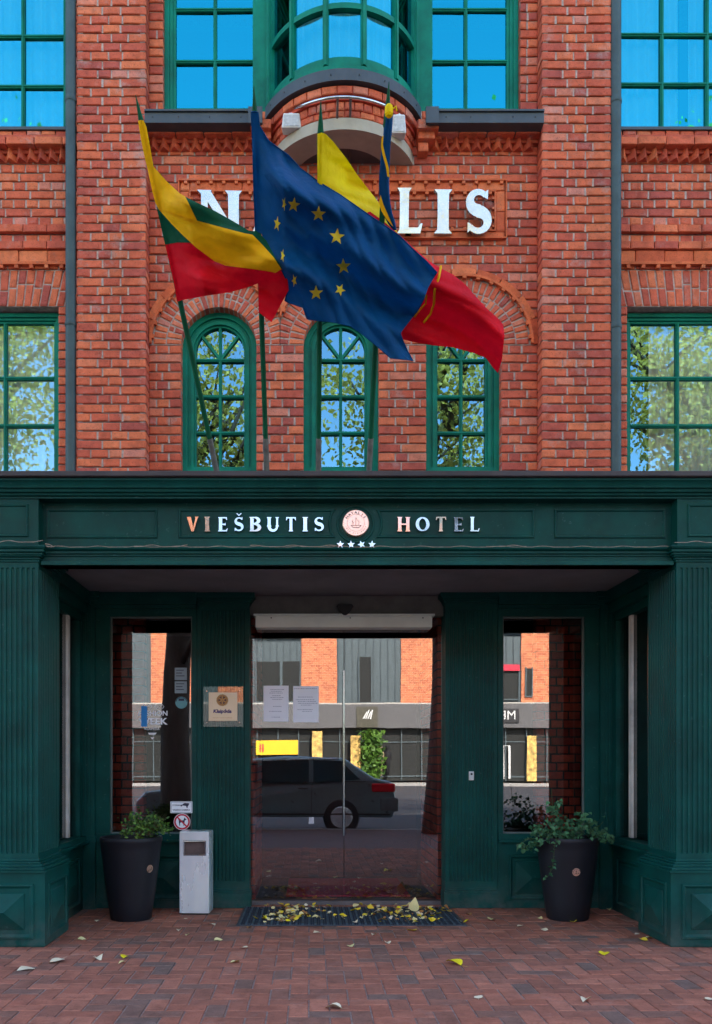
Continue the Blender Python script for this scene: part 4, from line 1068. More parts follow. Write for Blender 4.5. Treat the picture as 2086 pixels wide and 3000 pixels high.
for k in range(6): a = rad(60*k+30); m.face([(cx+rr*math.cos(a+d), yy-.0001, cz+rr*math.sin(a+d)) for rr, d in ((.012, -.45), (.035, -.12), (.035, .12), (.012, .45))])
m.mi = 1; annul(m, cx, cz, .0385, .041, yy-.0003); annul(m, cx, cz, .046, .0468, yy-.0003); annul(m, cx, cz, .0325, .0337, yy-.0003); annul(m, cx, cz, .013, .0138, yy-.0003, 20)
m.mi = 2; annul(m, cx, cz, .0002, .0445, yy+.0004, 40)
m.build('wheel_emblem', [GOLDP, COPPERD, COPPERD], pq, recalc=False)
m = MB(); add_text(m, 'Klaipėda', X(499, yq), Z(1595, yq), yy, width=.15, height=.042, shear=.12, bold=.004); m.mi = 1
add_text(m, 'ROTARY CLUB  KLAIPEDA', X(499, yq), Z(1609, yq), yy, width=.155, height=.007); m.build_apart('lettering', [NAVY, GOLDP], pq, .008, recalc=False)
m = MB()
for u, v in ((464, 1549.5), (537, 1549), (464, 1619.5), (537, 1619.5)): m.lathe([(.0075, .03), (.0075, -.008), (.004, -.011)], (X(u, yq), yq, Z(v, yq)), 14, 'y')
m.build_apart('stand_off', CHROME, pq, 0.02, smooth_angle=40)
def disc(mb, cx, cz, r, y, n=32): mb.face([(cx+r*math.cos(2*PI*k/n), y, cz+r*math.sin(2*PI*k/n)) for k in range(n)])
# notices on the door
yn = yd-.002
for (a, b, va, vb2, lb, hd) in ((590.5, 647, 1537, 1617.5, 'left', 0), (657, 714.5, 1538, 1619, 'right', 1)):
    t = thing('paper_notice', '%s of the two white paper notices on the glass door' % lb, 'notice', P((a+b)/2, vb2, yn), 'paper notices on the door')
    m = MB(); m.box(X(a, yn), X(b, yn), yn-.001, yn, Z(vb2, yn), Z(va, yn)); m.build('sheet', PAPER, t)
    m = MB()
    rows = [(8, .5), (12, .42), (16, .5), (22, .3), (26, .45), (30, .38), (46, .3), (57, .5), (70, .3)] if not hd else [(5, .85), (24, .6), (30, .7), (34, .66), (38, .7), (42, .4), (52, .6), (56, .35)]
    for dv, wd in rows:
        xw = (X(b, yn)-X(a, yn)); c0 = (X(a, yn)+X(b, yn))/2+R.uniform(-.01, .01); x_ = c0-xw*wd/2
        while x_ < c0+xw*wd/2: ww = R.uniform(.005, .018); m.face([(x_, yn-.0014, Z(va+dv+1, yn)), (x_+ww, yn-.0014, Z(va+dv+1, yn)), (x_+ww, yn-.0014, Z(va+dv, yn)), (x_, yn-.0014, Z(va+dv, yn))]); x_ += ww+.004
    m.build('printed_lines', INK, t, recalc=False)
yn = 7.022
def qx(x): return X((300+x/3.586)/K, yn)
def qz(y_): return Z((1780+y_/3.586)/K, yn)
for (y0, y1, lb) in ((632, 762, 'upper'), (775, 900, 'lower')):
    t = MB(); t.box(qx(760), qx(888), yn-.001, yn, qz(y1), qz(y0)); t.mi = 1
    for j in range(3): t.box(qx(775), qx(775+R.uniform(50, 90)), yn-.0018, yn-.0012, qz(y0+30+j*30), qz(y0+22+j*30))
    tag(t.build('square_sticker', [GREYST, INKD]), '%s of two square grey stickers at the edge of the left side window' % lb, 'sticker', 'stickers on the left side window')
t = MB(); t.lathe([(.05, 0), (.05, -.001)], (qx(830), yn, qz(998)), 32, 'y'); t.mi = 1
annul(t, qx(830), qz(998), .042, .048, yn-.0015, 32, 10, 170); t.box(qx(800), qx(860), yn-.002, yn-.0015, qz(980), qz(955))
tag(t.build('round_sticker', [TEALP, INKD]), 'round teal sticker below the square stickers on the left side window', 'sticker', 'stickers on the left side window')
t = MB(); t.box(qx(408), qx(470), yn-.0012, yn-.0002, qz(1250), qz(1035)); tag(t.build('blue_sticker', SKYB), 'tall bright blue sticker over the white lettering on the left side window', 'sticker', 'stickers on the left side window')
t = MB(); add_text(t, 'FASHION', qx(530), qz(1110), yn-.0006, width=qx(685)-qx(378), height=.042, bold=.002); add_text(t, 'WEEK', qx(532), qz(1195), yn-.0006, width=qx(688)-qx(380), height=.055, bold=.003)
add_text(t, 'KLAIPEDA', qx(522), qz(1275), yn-.0006, width=qx(600)-qx(445), height=.018, bold=.001)
for i, cx in enumerate((430, 500, 565, 628)):
    for q in ribbon([(qx(cx-18), qz(1040)), (qx(cx), qz(1015)), (qx(cx+18), qz(1040)), (qx(cx), qz(1065))], .003): t.face([(p[0], yn-.0006, p[1]) for p in q])
t.face([(qx(478), yn-.0006, qz(1315)), (qx(570), yn-.0006, qz(1315)), (qx(555), yn-.0006, qz(1335)), (qx(490), yn-.0006, qz(1335))]); t.face([(qx(505), yn-.0006, qz(1365)), (qx(545), yn-.0006, qz(1365)), (qx(525), yn-.0006, qz(1385))])
tag(t.build('window_lettering', PAPER, recalc=False), 'white lettering FASHION WEEK KLAIPEDA stuck on the left side window', 'lettering')
cs = thing('camera_sign', 'pale rectangular video surveillance sign low on the left side window', 'sign', P(406, 1822, 7.0))
m = MB(); ys = 6.975; m.box(X(382, ys), X(431, ys), ys, ys+.004, Z(1822.5, ys), Z(1796.5, ys)); m.build('plate', PAPER, cs)
m = MB(); yy = ys-.0006; x0, x1, z0, z1 = X(384, ys), X(429, ys), Z(1821, ys), Z(1798, ys)
for q in ribbon([(x0, z0), (x1, z0)], .0025)+ribbon([(x0, z1), (x1, z1)], .0025)+ribbon([(x0, z0), (x0, z1)], .0025)+ribbon([(x1, z0), (x1, z1)], .0025): m.face([(p[0], yy, p[1]) for p in q])
add_text(m, 'STEBIMA', X(396, ys), Z(1805, ys), yy, width=.07, height=.012, bold=.001); add_text(m, 'VAIZDO KAMERA', X(406.5, ys), Z(1815.5, ys), yy, width=.145, height=.014, bold=.002)
cx, cz = X(416, ys), Z(1804, ys)
m.face([(cx-.035, yy-.0002, cz-.004), (cx+.02, yy-.0002, cz-.012), (cx+.032, yy-.0002, cz+.012), (cx-.008, yy-.0002, cz+.016)]); m.face([(cx+.008, yy-.0004, cz-.024), (cx+.018, yy-.0004, cz-.024), (cx+.016, yy-.0004, cz-.008), (cx+.004, yy-.0004, cz-.008)]); disc(m, cx-.034, cz-.006, .007, yy-.0006, 12)
m.build('camera_print', INKD, cs, recalc=False)
nd = thing('no_dogs_sign', 'round red and white no dogs sign above the steel bin', 'sign', P(408, 1860, 7.0))
cx, cz = X(408, ys), Z(1842, ys); r = 18.6/(F/ys); m = MB(); m.lathe([(r, .004), (r, 0), (.001, -.0001)], (cx, ys, cz), 40, 'y'); m.build('disc', PAPER, nd)
m = MB(); annul(m, cx, cz, r*.74, r*.95, ys-.0008, 40); c45 = math.cos(rad(45))
def band(mb, a, w, y): 
    d = Vector((math.cos(a), math.sin(a))); n_ = Vector((-d.y, d.x))*w; e = r*.76
    mb.face([(cx+p.x, y, cz+p.y) for p in (-d*e-n_, d*e-n_, d*e+n_, -d*e+n_)])
band(m, rad(-45), r*.085, ys-.0014); m.build('red_ring', REDP, nd, recalc=False)
m = MB(); S_ = r*.62
dog = [(-.62, .15), (-.75, .55), (-.6, .5), (-.48, .25), (.3, .3), (.42, .75), (.55, .85), (.6, .65), (.85, .5), (.8, .35), (.55, .3), (.5, -.05), (.42, -.75), (.28, -.75), (.3, -.15), (-.25, -.12), (-.4, -.35), (-.35, -.75), (-.5, -.75), (-.58, -.3), (-.62, -.1)]
m.face([(cx+a*S_, ys-.0006, cz+b*S_) for a, b in dog]); bm_ = m.build('dog_print', INKD, nd, recalc=False)
db = thing('door_bell', 'small white bell plate with dark button on the right door pillar', 'door bell', P(1057, 1748, 6.99))
m = MB(); yb = 6.985; m.box(X(1051.5, yb), X(1062.5, yb), yb, yb+.02, Z(1749, yb), Z(1729, yb)); m.build('plate', WHITEP, db, bevel=.003)
m = MB(); m.lathe([(.009, .001), (.009, -.004), (.001, -.006)], (X(1057, yb), yb, Z(1735, yb)), 16, 'y'); m.build('button', BLACKP, db)

# ------------------------------------------------------------------ planters, bin, mat
def leafq(mb, p, d, up, L, W, fold=.25, tone=None):
    d = d.normalized(); s_ = d.cross(up)
    s_ = s_.normalized() if s_.length > 1e-4 else Vector((1, 0, 0)); n_ = s_.cross(d).normalized()
    a = p; m1 = p+d*L*.45; t = p+d*L-n_*L*.12
    w1 = s_*W*.5+n_*W*fold
    w2 = -s_*W*.5+n_*W*fold
    tn = tone or (R.random(), 0, 0)
    mb.raw([a, p+d*L*.22+w1*.85, m1+w1*.9, p+d*L*.78+w1*.45, t, p+d*L*.78+w2*.45, m1+w2*.9, p+d*L*.22+w2*.85, m1],
           [(0, 1, 8), (1, 2, 8), (2, 3, 8), (3, 4, 8), (4, 5, 8), (5, 6, 8), (6, 7, 8), (7, 0, 8)], tn)
def rv(): 
    while 1:
        v = Vector((R.uniform(-1, 1), R.uniform(-1, 1), R.uniform(-1, 1)))
        if .05 < v.length < 1: return v.normalized()
for (cx, lb, mx, ru, mdx) in ((-1.371, 'left', 1, 0, .22), (1.995, 'right', 1, 0, -.01)):
    cy = 6.53
    t = thing('planter', 'tall tapered charcoal pot in the %s corner of the porch' % lb, 'planter', (cx, cy, 0), 'planters flanking the door')
    m = MB(); pr = [(.150, 0), (.155, .006), (.178, .15), (.198, .30), (.213, .42), (.226, .53), (.233, .59), (.238, .60), (.2385, .625), (.234, .632), (.222, .632), (.218, .62), (.214, .57)]
    m.lathe(pr, (cx, cy, 0), 56); m.build('pot', POT, t, smooth=True, smooth_angle=50)
    m = MB(); m.lathe([(.213, .575), (.001, .585)], (cx, cy, 0), 24); m.build('soil', SOIL, t)
    a = rad(-90+(52 if lb == 'left' else 0)); z = .40 if lb == 'left' else .385; rr = .2115; th = math.atan2(.013, .1)
    m = MB(); nrm = Vector((math.cos(a), math.sin(a), -.13)).normalized(); tx = Vector((-math.sin(a), math.cos(a), 0)); tz = nrm.cross(tx); tz = tz if tz.z > 0 else -tz
    c0 = Vector((cx+rr*math.cos(a), cy+rr*math.sin(a), z))+nrm*.003; rs = .030
    def dpt(r_, an, d=0.): return c0+tx*r_*math.cos(an)+tz*r_*math.sin(an)+nrm*d
    m.face([dpt(rs, 2*PI*k/28) for k in range(28)]); m.mi = 1
    for k in range(28):
        p, q = 2*PI*k/28, 2*PI*(k+1)/28; m.face([dpt(rs*.66, p, .0006), dpt(rs*.72, p, .0006), dpt(rs*.72, q, .0006), dpt(rs*.66, q, .0006)])
    for (p, q) in (((0, .4), (0, -.45)), ((-.3, -.2), (0, -.45)), ((.3, -.2), (0, -.45)), ((-.2, .2), (.2, .2))):
        A = c0+tx*rs*p[0]+tz*rs*p[1]+nrm*.0008; B = c0+tx*rs*q[0]+tz*rs*q[1]+nrm*.0008; n_ = (B-A).normalized().cross(nrm)*.0016; m.face([A-n_, B-n_, B+n_, A+n_])
    m.build('round_badge', [COPPER, COPPERD], t, recalc=False)
# ivy
iv = thing('ivy_plant', 'trailing ivy with a hanging strand spilling over the right charcoal pot', 'plant', (1.995, 6.53, .58))
m = MB(); st = MB()
for (u, v, r, n) in ((1190, 1892, 20, 26), (1215, 1874, 30, 60), (1248, 1853, 36, 80), (1241, 1815, 17, 26), (1297, 1850, 36, 80), (1333, 1866, 28, 50), (1363, 1881, 15, 20), (1167, 1896, 12, 14), (1254, 1800, 10, 8), (1270, 1872, 30, 40), (1200, 1860, 14, 12), (1320, 1838, 14, 12)):
    for _ in range(n):
        y = 6.53-.05+R.uniform(-.17, .15); c = P(u+R.gauss(0, r*.45), v+R.gauss(0, r*.40), y)
        if (Vector((c.x, c.y))-Vector((1.995, 6.53))).length < .24 and c.z < .62: c.z = .63+R.random()*.04
        d = rv(); d.z = -abs(d.z)*.6-.1; d.y -= .5; leafq(m, c, d, Vector((0, -.6, 1)), R.uniform(.028, .046), R.uniform(.03, .044), tone=(R.random()**1.4, 0, 0))
strand = [P(1252, 1880, 6.34), P(1243, 1895, 6.27), P(1241, 1925, 6.28), P(1238, 1945, 6.30), P(1230, 1962, 6.32), P(1222, 1970, 6.32)]
st.tube(strand, .0022, 6)
for i in range(20):
    t_ = i/19*4.99; k = int(t_); p = strand[k].lerp(strand[k+1], t_-k); d = rv(); d.y -= .7; leafq(m, p, d, Vector((0, -.6, 1)), R.uniform(.028, .04), R.uniform(.028, .038))
for (a, b, c) in (((1254, 1870), (1240, 1830), (1236, 1768)), ((1320, 1870), (1345, 1850), (1352, 1842)), ((1220, 1880), (1185, 1880), (1160, 1895)), ((1300, 1880), (1310, 1830), (1300, 1815)), ((1340, 1875), (1360, 1865), (1378, 1885))): st.tube([P(*a, 6.45), P(*b, 6.4), P(*c, 6.38)], .002, 5)
m.build('foliage', IVY, iv, recalc=False, smooth=True); st.build('stem', simple('ivy_stem', (.06, .09, .03), .7), iv)
bsh = thing('leafy_plant', 'small leafy green bush with dry twigs growing in the left charcoal pot', 'plant', (-1.371, 6.53, .58))
m = MB(); st = MB()
for (u, v, r, n) in ((283, 1866, 14, 46), (300, 1850, 24, 110), (325, 1845, 30, 150), (352, 1855, 24, 100), (374, 1862, 14, 36), (300, 1832, 14, 30), (345, 1836, 16, 30), (320, 1866, 20, 70)):
    for _ in range(n):
        y = 6.53-.05+R.uniform(-.12, .1); c = P(u+R.gauss(0, r*.48), v+R.gauss(0, r*.40), y); c.z = max(c.z, .60)
        d = rv(); d.z = abs(d.z)*.8; leafq(m, c, d, Vector((0, -1, .6)), R.uniform(.02, .036), R.uniform(.013, .022), tone=(R.random()**1.6*(1 if u > 290 else 1), 0, 0))
for _ in range(46):
    u = R.uniform(270, 378); a = P(320+R.uniform(-25, 25), 1872, 6.5); b = P((u+320)/2, R.uniform(1835, 1860), 6.48); c = P(u, R.uniform(1818, 1868), 6.45+R.uniform(-.08, .05)); st.tube([a, b, c], [.0025, .0018, .001], 5)
m.build('foliage', BUSH, bsh, recalc=False, smooth=True); st.build('stem', simple('dry_twig', (.12, .10, .05), .8), bsh)
# ashtray bin
bn = thing('litter_bin', 'upright brushed steel litter bin with square mouth beside the left pot', 'bin', (-.9, 6.78, 0))
bn.rotation_euler = (0, 0, rad(-3))
ORGb = ORG[bn.name]; w, d_, h = .118, .095, .652
m = MB(); c = ORGb; x0, x1, y0, y1 = c.x-w, c.x+w, c.y-d_, c.y+d_
ox0, ox1, oz0, oz1 = c.x-.075, c.x+.082, .478, .575
m.box(x0, x0+.004, y0, y1, .012, h); m.box(x1-.004, x1, y0, y1, .012, h); m.box(x0+.004, x1-.004, y1-.004, y1, .012, h)
m.box(x0+.004, x1-.004, y0+.0004, y0+.004, .012, oz0); m.box(x0+.004, x1-.004, y0+.0004, y0+.004, oz1, h); m.box(x0+.004, ox0, y0+.0004, y0+.004, oz0, oz1); m.box(ox1, x1-.004, y0+.0004, y0+.004, oz0, oz1)
m.build('body', STEELM, bn, bevel=.003)
m = MB()
for q in (rectloop(ox0, ox1, oz0, oz1),): moulding(m, q, y0, w=-.012, d=.006)
m.build('mouth_rim', CHROME, bn)
m = MB(); m.box(x0+.006, x1-.006, y0+.02, y1-.006, .012, h-.02); m.build('inner_liner', simple('liner_brown', (.10, .07, .065), .55, .3, var=.4, scale=9), bn)
m = MB(); m.box(x0+.001, x1-.001, y0+.001, y1-.001, h+.0005, h+.006); m.build('lid', STEELM, bn, bevel=.002)
m = MB(); m.box(x0+.012, x1-.012, y0+.012, y1-.012, 0, .0115); m.build('foot', BLACKP, bn)
# mat
dm = thing('doormat', 'dark ribbed doormat half covered with fallen leaves before the glass door', 'doormat', (AX, 6.6, 0))
m = MB(); m.box(-.535, 1.165, 6.215, 6.985, .001, .009); m.build('rubber_edge', simple('mat_rubber', (.05, .055, .065), .7), dm, bevel=.003)
m = MB(); x = -.515; k = 0
while x < 1.14:
    m.tone = (R.random(), 0, 0); m.mi = 0 if k % 3 else 1
    m.box(x, x+.011, 6.232, 6.968, .009, .016+R.uniform(-.001, .002)); x += .0155; k += 1
m.build('rib', [simple('mat_navy', (.018, .026, .042), .95, var=.5, scale=25), simple('mat_greyblue', (.06, .09, .11), .95, var=.5, scale=18)], dm)

# ------------------------------------------------------------------ flags
def poleY(v): return 1/(1/5.48+(1/4.38-1/5.48)*(1058-v)/860)     # a straight pole, seen in perspective
poles = [((487, 1062), (304, 213), 'first'), ((598, 1062), (569, 193), 'second'), ((714, 1062), (719, 226), 'third'), ((827, 1062), (872, 183), 'fourth')]
plab = ['leaning green flagpole furthest left, with the yellow green and red flag', 'green flagpole carrying the blue flag with yellow stars', 'green flagpole with spear tip between the blue flag pole and the furled flag', 'green flagpole furthest right, with the tightly furled blue and yellow flag']
for (a, b, nm), lb in zip(poles, plab):
    pa, pb = P(a[0], a[1], poleY(1058)), P(b[0], b[1], poleY(b[1])); d = pb-pa; L = d.length; d.normalize()
    t = thing('flagpole', lb, 'flagpole', pa, 'flagpoles on the porch roof')
    tipL = .20
    m = MB(); m.tube([pa, pb-d*tipL], .0155, 14); m.build('pole', WOODC, t, smooth=True, smooth_angle=50)
    m = MB(); m.tube([pa, pa+d*.22], .0178, 14); m.build('socket', SLEEVE, t, smooth=True, smooth_angle=50)
    m = MB(); m.tube([pb-d*tipL, pb-d*(tipL*.9), pb-d*(tipL*.6), pb], [.014, .021, .016, .0015], 8); m.build('spear_tip', WOODC, t, smooth=True, smooth_angle=60)
def cA(p): return ((380+p[0]/3.069)/K, (260+p[1]/3.069)/K)
def cB(p): return ((880+p[0]/2.574)/K, (260+p[1]/2.574)/K)
def inpoly(p, poly):
    c = False; n = len(poly); x, y = p
    for i in range(n):
        a, b = poly[i], poly[i-1]
        if (a[1] > y) != (b[1] > y) and x < (b[0]-a[0])*(y-a[1])/(b[1]-a[1])+a[0]: c = not c
    return c
def patch(name, poly, depth, mat, parent, step=4.5, off=0., hem=False):
    pts = []; n = len(poly)
    for i in range(n):                          # densify outline
        a, b = Vector(poly[i]), Vector(poly[(i+1) % n]); k = max(1, int((b-a).length/step))
        for j in range(k): pts.append(a.lerp(b, j/k))
    nb = len(pts); edges = [(i, (i+1) % nb) for i in range(nb)]
    us = [p.x for p in pts]; vs = [p.y for p in pts]; outline = [tuple(p) for p in pts]; g = []
    u = min(us)+step/2
    while u < max(us):
        v = min(vs)+step/2
        while v < max(vs):
            if inpoly((u, v), outline) and min((p.x-u)**2+(p.y-v)**2 for p in pts) > (step*.5)**2: g.append(Vector((u+R.uniform(-.8, .8), v+R.uniform(-.8, .8))))
            v += step
        u += step
    r = delaunay_2d_cdt(pts+g, edges, [list(range(nb))], 1, 1e-5)
    m = MB(); m.raw([P(p.x, p.y, depth(p.x, p.y)+off) for p in r[0]], [tuple(f) for f in r[2]])
    o = m.build(name, mat, parent, smooth=True, recalc=False)
    if hem:
        h = MB(); q = [P(p.x, p.y, depth(p.x, p.y)-.001) for p in pts]; h.tube(q+q[:1], .0032, 5, caps=False); h.build('hem', mat, parent, smooth=True)
    return o
def wr(u, v, dirs):
    t = 0
    for a, lam, A, ph in dirs:
        x = math.sin((u*math.cos(rad(a))+v*math.sin(rad(a))+9*math.sin(u*.017+v*.011+ph*2))*2*PI/lam+ph)
        t += A*(x if lam > 70 else .55*(1-2*abs(x)))     # short folds are creases
    return t
# flag one: yellow, green, red
def near(u, v, i, reach=60.):
    (a, b, _) = poles[i]; t = (a[1]-v)/(a[1]-b[1]); up = a[0]+(b[0]-a[0])*t
    return min(1, max(0, abs(u-up)/reach))
def d1(u, v):
    k = near(u, v, 0); return poleY(v)-.034-.10*k+k*wr(u, v, [(118, 130, .056, .3), (75, 84, .022, 1.), (112, 58, .010, 2.)])
f1 = thing('tricolour_flag', 'yellow green and red flag folded over itself, on the leaning pole at left', 'flag', P(352, 480, 6.1), 'flags over the porch')
A = lambda L: [cA(p) for p in L]
patch('upper_yellow_stripe', A([(75, 290), (100, 280), (125, 285), (150, 340), (165, 420), (190, 560), (215, 700), (330, 830), (450, 940), (500, 970), (545, 1060), (605, 1185), (430, 1130), (260, 1080), (232, 1030), (205, 930), (165, 740), (130, 600), (100, 450)]), d1, F_YEL, f1)
patch('upper_green_stripe', A([(500, 970), (620, 1030), (770, 1100), (930, 1190), (1070, 1275), (1115, 1280), (1140, 1275), (1230, 1365), (1300, 1500), (1400, 1660), (1430, 1780), (1395, 1720), (1360, 1620), (1290, 1510), (1200, 1410), (1100, 1310), (1040, 1300), (900, 1265), (700, 1215), (605, 1185), (545, 1060)]), lambda u, v: d1(u, v)+.006, F_GRN, f1)
def d1b(u, v): return d1(u, v)-.012-.02*math.sin(max(0, min(1, (u-372)/100))*PI)
patch('lower_yellow_stripe', A([(255, 1078), (430, 1130), (605, 1185), (900, 1265), (1040, 1300), (1105, 1312), (1200, 1410), (1290, 1510), (1365, 1622), (1310, 1655), (1230, 1640), (1100, 1620), (860, 1590), (760, 1550), (600, 1430), (480, 1320), (380, 1220), (300, 1130)]), d1b, F_YEL, f1)
patch('lower_green_stripe', A([(245, 1085), (300, 1125), (400, 1225), (500, 1320), (560, 1385), (430, 1382), (318, 1402), (285, 1260)]), d1, F_GRN, f1)
patch('red_stripe', A([(318, 1402), (430, 1382), (560, 1378), (640, 1440), (780, 1540), (880, 1575), (1100, 1600), (1230, 1620), (1310, 1640), (1370, 1620), (1420, 1720), (1430, 1810), (1380, 1900), (1275, 2100), (1160, 2010), (1155, 1750), (1050, 1790), (900, 1830), (700, 1860), (470, 1900), (425, 1915), (400, 1760), (360, 1580)]), lambda u, v: d1(u, v)+.004, F_RED, f1)
# blue flag with stars
def d2(u, v):
    k = near(u, v, 1); return poleY(v)-.034-.085*k+k*wr(u, v, [(128, 150, .064, 1.2), (-38, 260, .03, .2), (118, 84, .030, .5), (150, 58, .016, 1.)])
f2 = thing('starred_blue_flag', 'large blue flag with a ring of yellow stars hanging across the facade', 'flag', P(575, 520, 6.0), 'flags over the porch')
B = lambda L: [cB(p) for p in L]
eu = A([(1092, 210), (1125, 205), (1155, 215), (1165, 330), (1250, 470), (1430, 600)])+B([(0, 600), (150, 710), (300, 800), (500, 940), (650, 1040), (750, 1110), (850, 1210), (960, 1310), (1030, 1385), (1000, 1430), (960, 1500), (930, 1590), (880, 1680), (830, 1740), (760, 1830), (755, 1850), (775, 1900), (810, 1980), (850, 2050), (820, 2045), (680, 2030), (600, 1960), (480, 1860), (380, 1790), (250, 1760), (100, 1745), (50, 1735), (20, 1650), (-10, 1640)])+A([(1420, 1920), (1395, 1905), (1425, 1800), (1420, 1740), (1370, 1640), (1290, 1500), (1210, 1380), (1190, 1300), (1165, 1290), (1130, 1290), (1115, 900), (1105, 500)])
patch('blue_field', eu, d2, F_BLUE, f2, step=4, hem=True)
for (fn, x, y_, r, sx, rot) in ((cA, 1475, 1045, 70, .85, 8), (cA, 1388, 1035, 66, .30, 25), (cA, 1325, 1215, 72, .45, 12), (cA, 1375, 1500, 66, .30, 18), (cA, 1480, 1725, 62, .42, 50), (cB, 137, 945, 60, .98, 2), (cB, 275, 1115, 64, .95, 6), (cB, 325, 1340, 62, .95, -3), (cB, 118, 1540, 58, .95, 0), (cB, 300, 1515, 50, .85, 28)):
    c = fn((x, y_)); s_ = 3.069*K if fn is cA else 2.574*K
    poly = [(c[0]+sx*(r/s_ if i % 2 == 0 else r/s_*.42)*math.cos(rad(-90+rot+36*i)), c[1]+(r/s_ if i % 2 == 0 else r/s_*.42)*math.sin(rad(-90+rot+36*i))) for i in range(10)]
    patch('star', poly, d2, F_STAR, f2, step=3, off=-.004)
# yellow and red flag
def d3(u, v):
    k = near(u, v, 2); return poleY(v)-.034+.10*k+k*wr(u, v, [(130, 110, .044, .4), (-45, 170, .03, 1.9), (118, 62, .014, .5)])
f3 = thing('yellow_red_flag', 'bright yellow and red city flag behind the starred blue flag', 'flag', P(716, 520, 6.1), 'flags over the porch')
patch('yellow_field', B([(128, 340), (160, 330), (190, 340), (250, 400), (350, 530), (430, 650), (500, 740), (570, 830), (640, 930), (700, 1030), (740, 1095), (640, 1010), (525, 925), (460, 960), (300, 860), (160, 760), (128, 760)]), d3, F_YEL2, f3)
patch('red_field', B([(525, 923), (640, 1008), (740, 1093), (850, 1195), (960, 1290), (1050, 1350), (1150, 1400), (1250, 1480), (1300, 1540), (1400, 1650), (1500, 1740), (1530, 1780), (1540, 1860), (1530, 1950), (1520, 2050), (1490, 2145), (1450, 2100), (1400, 2030), (1300, 1990), (1150, 1950), (1000, 1935), (850, 1910), (740, 1880), (700, 1700), (800, 1400), (700, 1200), (450, 960)]), d3, F_RED, f3)
cc = [cB(p) for p in ((1060, 1340), (1045, 1420), (1012, 1520), (1008, 1620), (980, 1700), (930, 1762))]
m = MB(); m.tube([P(p[0], p[1], d3(*p)-.012) for p in cc], .007, 8)
cc = [cB(p) for p in ((950, 1560), (945, 1620), (905, 1660), (860, 1720))]
m.tube([P(p[0], p[1], d3(*p)-.012) for p in cc], .006, 6); m.build('gold_cord', F_YEL, f3, smooth=True)
# furled flag: a gathered, twisted roll round the pole
f4 = thing('furled_flag', 'blue and yellow flag tied and furled tightly round the rightmost pole', 'flag', P(866, 520, 6.1), 'flags over the porch')
m = MB(); cen = [(668, 190), (662, 260), (655, 330), (648, 400), (640, 480), (636, 560), (633, 640), (632, 720), (636, 800), (645, 870), (662, 940), (690, 1010), (712, 1062)]
rr = [26, 29, 30, 31, 32, 33, 34, 35, 37, 38, 34, 26, 12]; n = 24; ringsz = []
for i, (p, r) in enumerate(zip(cen, rr)):
    u, v = cB(p); c = P(u, v, poleY(v)-.008); r_ = r/2.574/K/(F/poleY(v)); ring = []
    for k in range(n):
        a = 2*PI*k/n; q = r_*1.0*(1+.16*math.sin(3*a+i*.55)+.08*math.sin(7*a-i*.4)); ring.append(c+Vector((q*math.cos(a), q*.8*math.sin(a), 0)))
    ringsz += ring
m.raw(ringsz, [(i*n+k, i*n+(k+1) % n, (i+1)*n+(k+1) % n, (i+1)*n+k) for i in range(len(cen)-1) for k in range(n)]); m.build('blue_roll', F_BLUE, f4, smooth=True, recalc=True)
def d4(u, v): return poleY(v)-.05
patch('yellow_edge', B([(612, 370), (628, 350), (622, 420), (640, 500), (668, 600), (672, 670), (655, 660), (645, 590), (620, 500), (608, 440)]), d4, F_YEL, f4, step=3)
patch('yellow_edge', B([(592, 860), (605, 800), (625, 870), (665, 960), (700, 1040), (650, 985), (610, 920)]), d4, F_YEL, f4, step=3)
m = MB(); c = P(*cB((668, 165)), poleY(200)); m.lathe([(.014, -.03), (.021, -.02), (.022, .0), (.020, .02), (.014, .028)], c, 14); m.tube([c+Vector((.018, -.01, .0)), c+Vector((.035, -.01, .015)), c+Vector((.04, -.01, -.01))], .004, 6); m.build('yellow_tie', F_YEL2, f4)

# ------------------------------------------------------------------ pavement
pv = MB(); A_, Bz = .1, .2; jt = .0035
PX0, PX1, PY0, PY1 = -3.6, 4.3, 2.6, 7.16
def pav(x0, y0, x1, y1):
    if x1 < PX0 or x0 > PX1 or y1 < PY0 or y0 > PY1: return
    j = lambda: R.uniform(-.0013, .0013); z = R.uniform(-.0018, .0012)
    x0, x1, y0, y1 = x0+jt+j(), x1-jt+j(), y0+jt+j(), y1-jt+j(); c = .004
    zz = [z+R.uniform(-.0012, .0012) for _ in range(4)]; t = (R.random(), R.random(), R.random())
    q = [(x0+c, y0+c), (x1-c, y0+c), (x1-c, y1-c), (x0+c, y1-c)]; o = [(x0, y0), (x1, y0), (x1, y1), (x0, y1)]
    pv.raw([(*p, h) for p, h in zip(q, zz)]+[(*p, -.004+z) for p in o]+[(*p, -.03) for p in o], [(0, 1, 2, 3)]+[(4+i, 4+(i+1) % 4, (i+1) % 4, i) for i in range(4)]+[(8+i, 8+(i+1) % 4, 4+(i+1) % 4, 4+i) for i in range(4)], t)
for i in range(-60, 80):                         # herringbone laid square to the facade
    for j in range(-40, 60):
        ox, oy = (i+j*0)*A_, 0
        # cell diagonal bookkeeping: horizontal brick at (i, r), vertical brick to its right
        r_ = j
        k = (i-r_) % 4
        if k == 0: pav(i*A_, r_*A_, (i+2)*A_, (r_+1)*A_)
        if k == 3: pav(i*A_, r_*A_, (i+1)*A_, (r_+2)*A_)
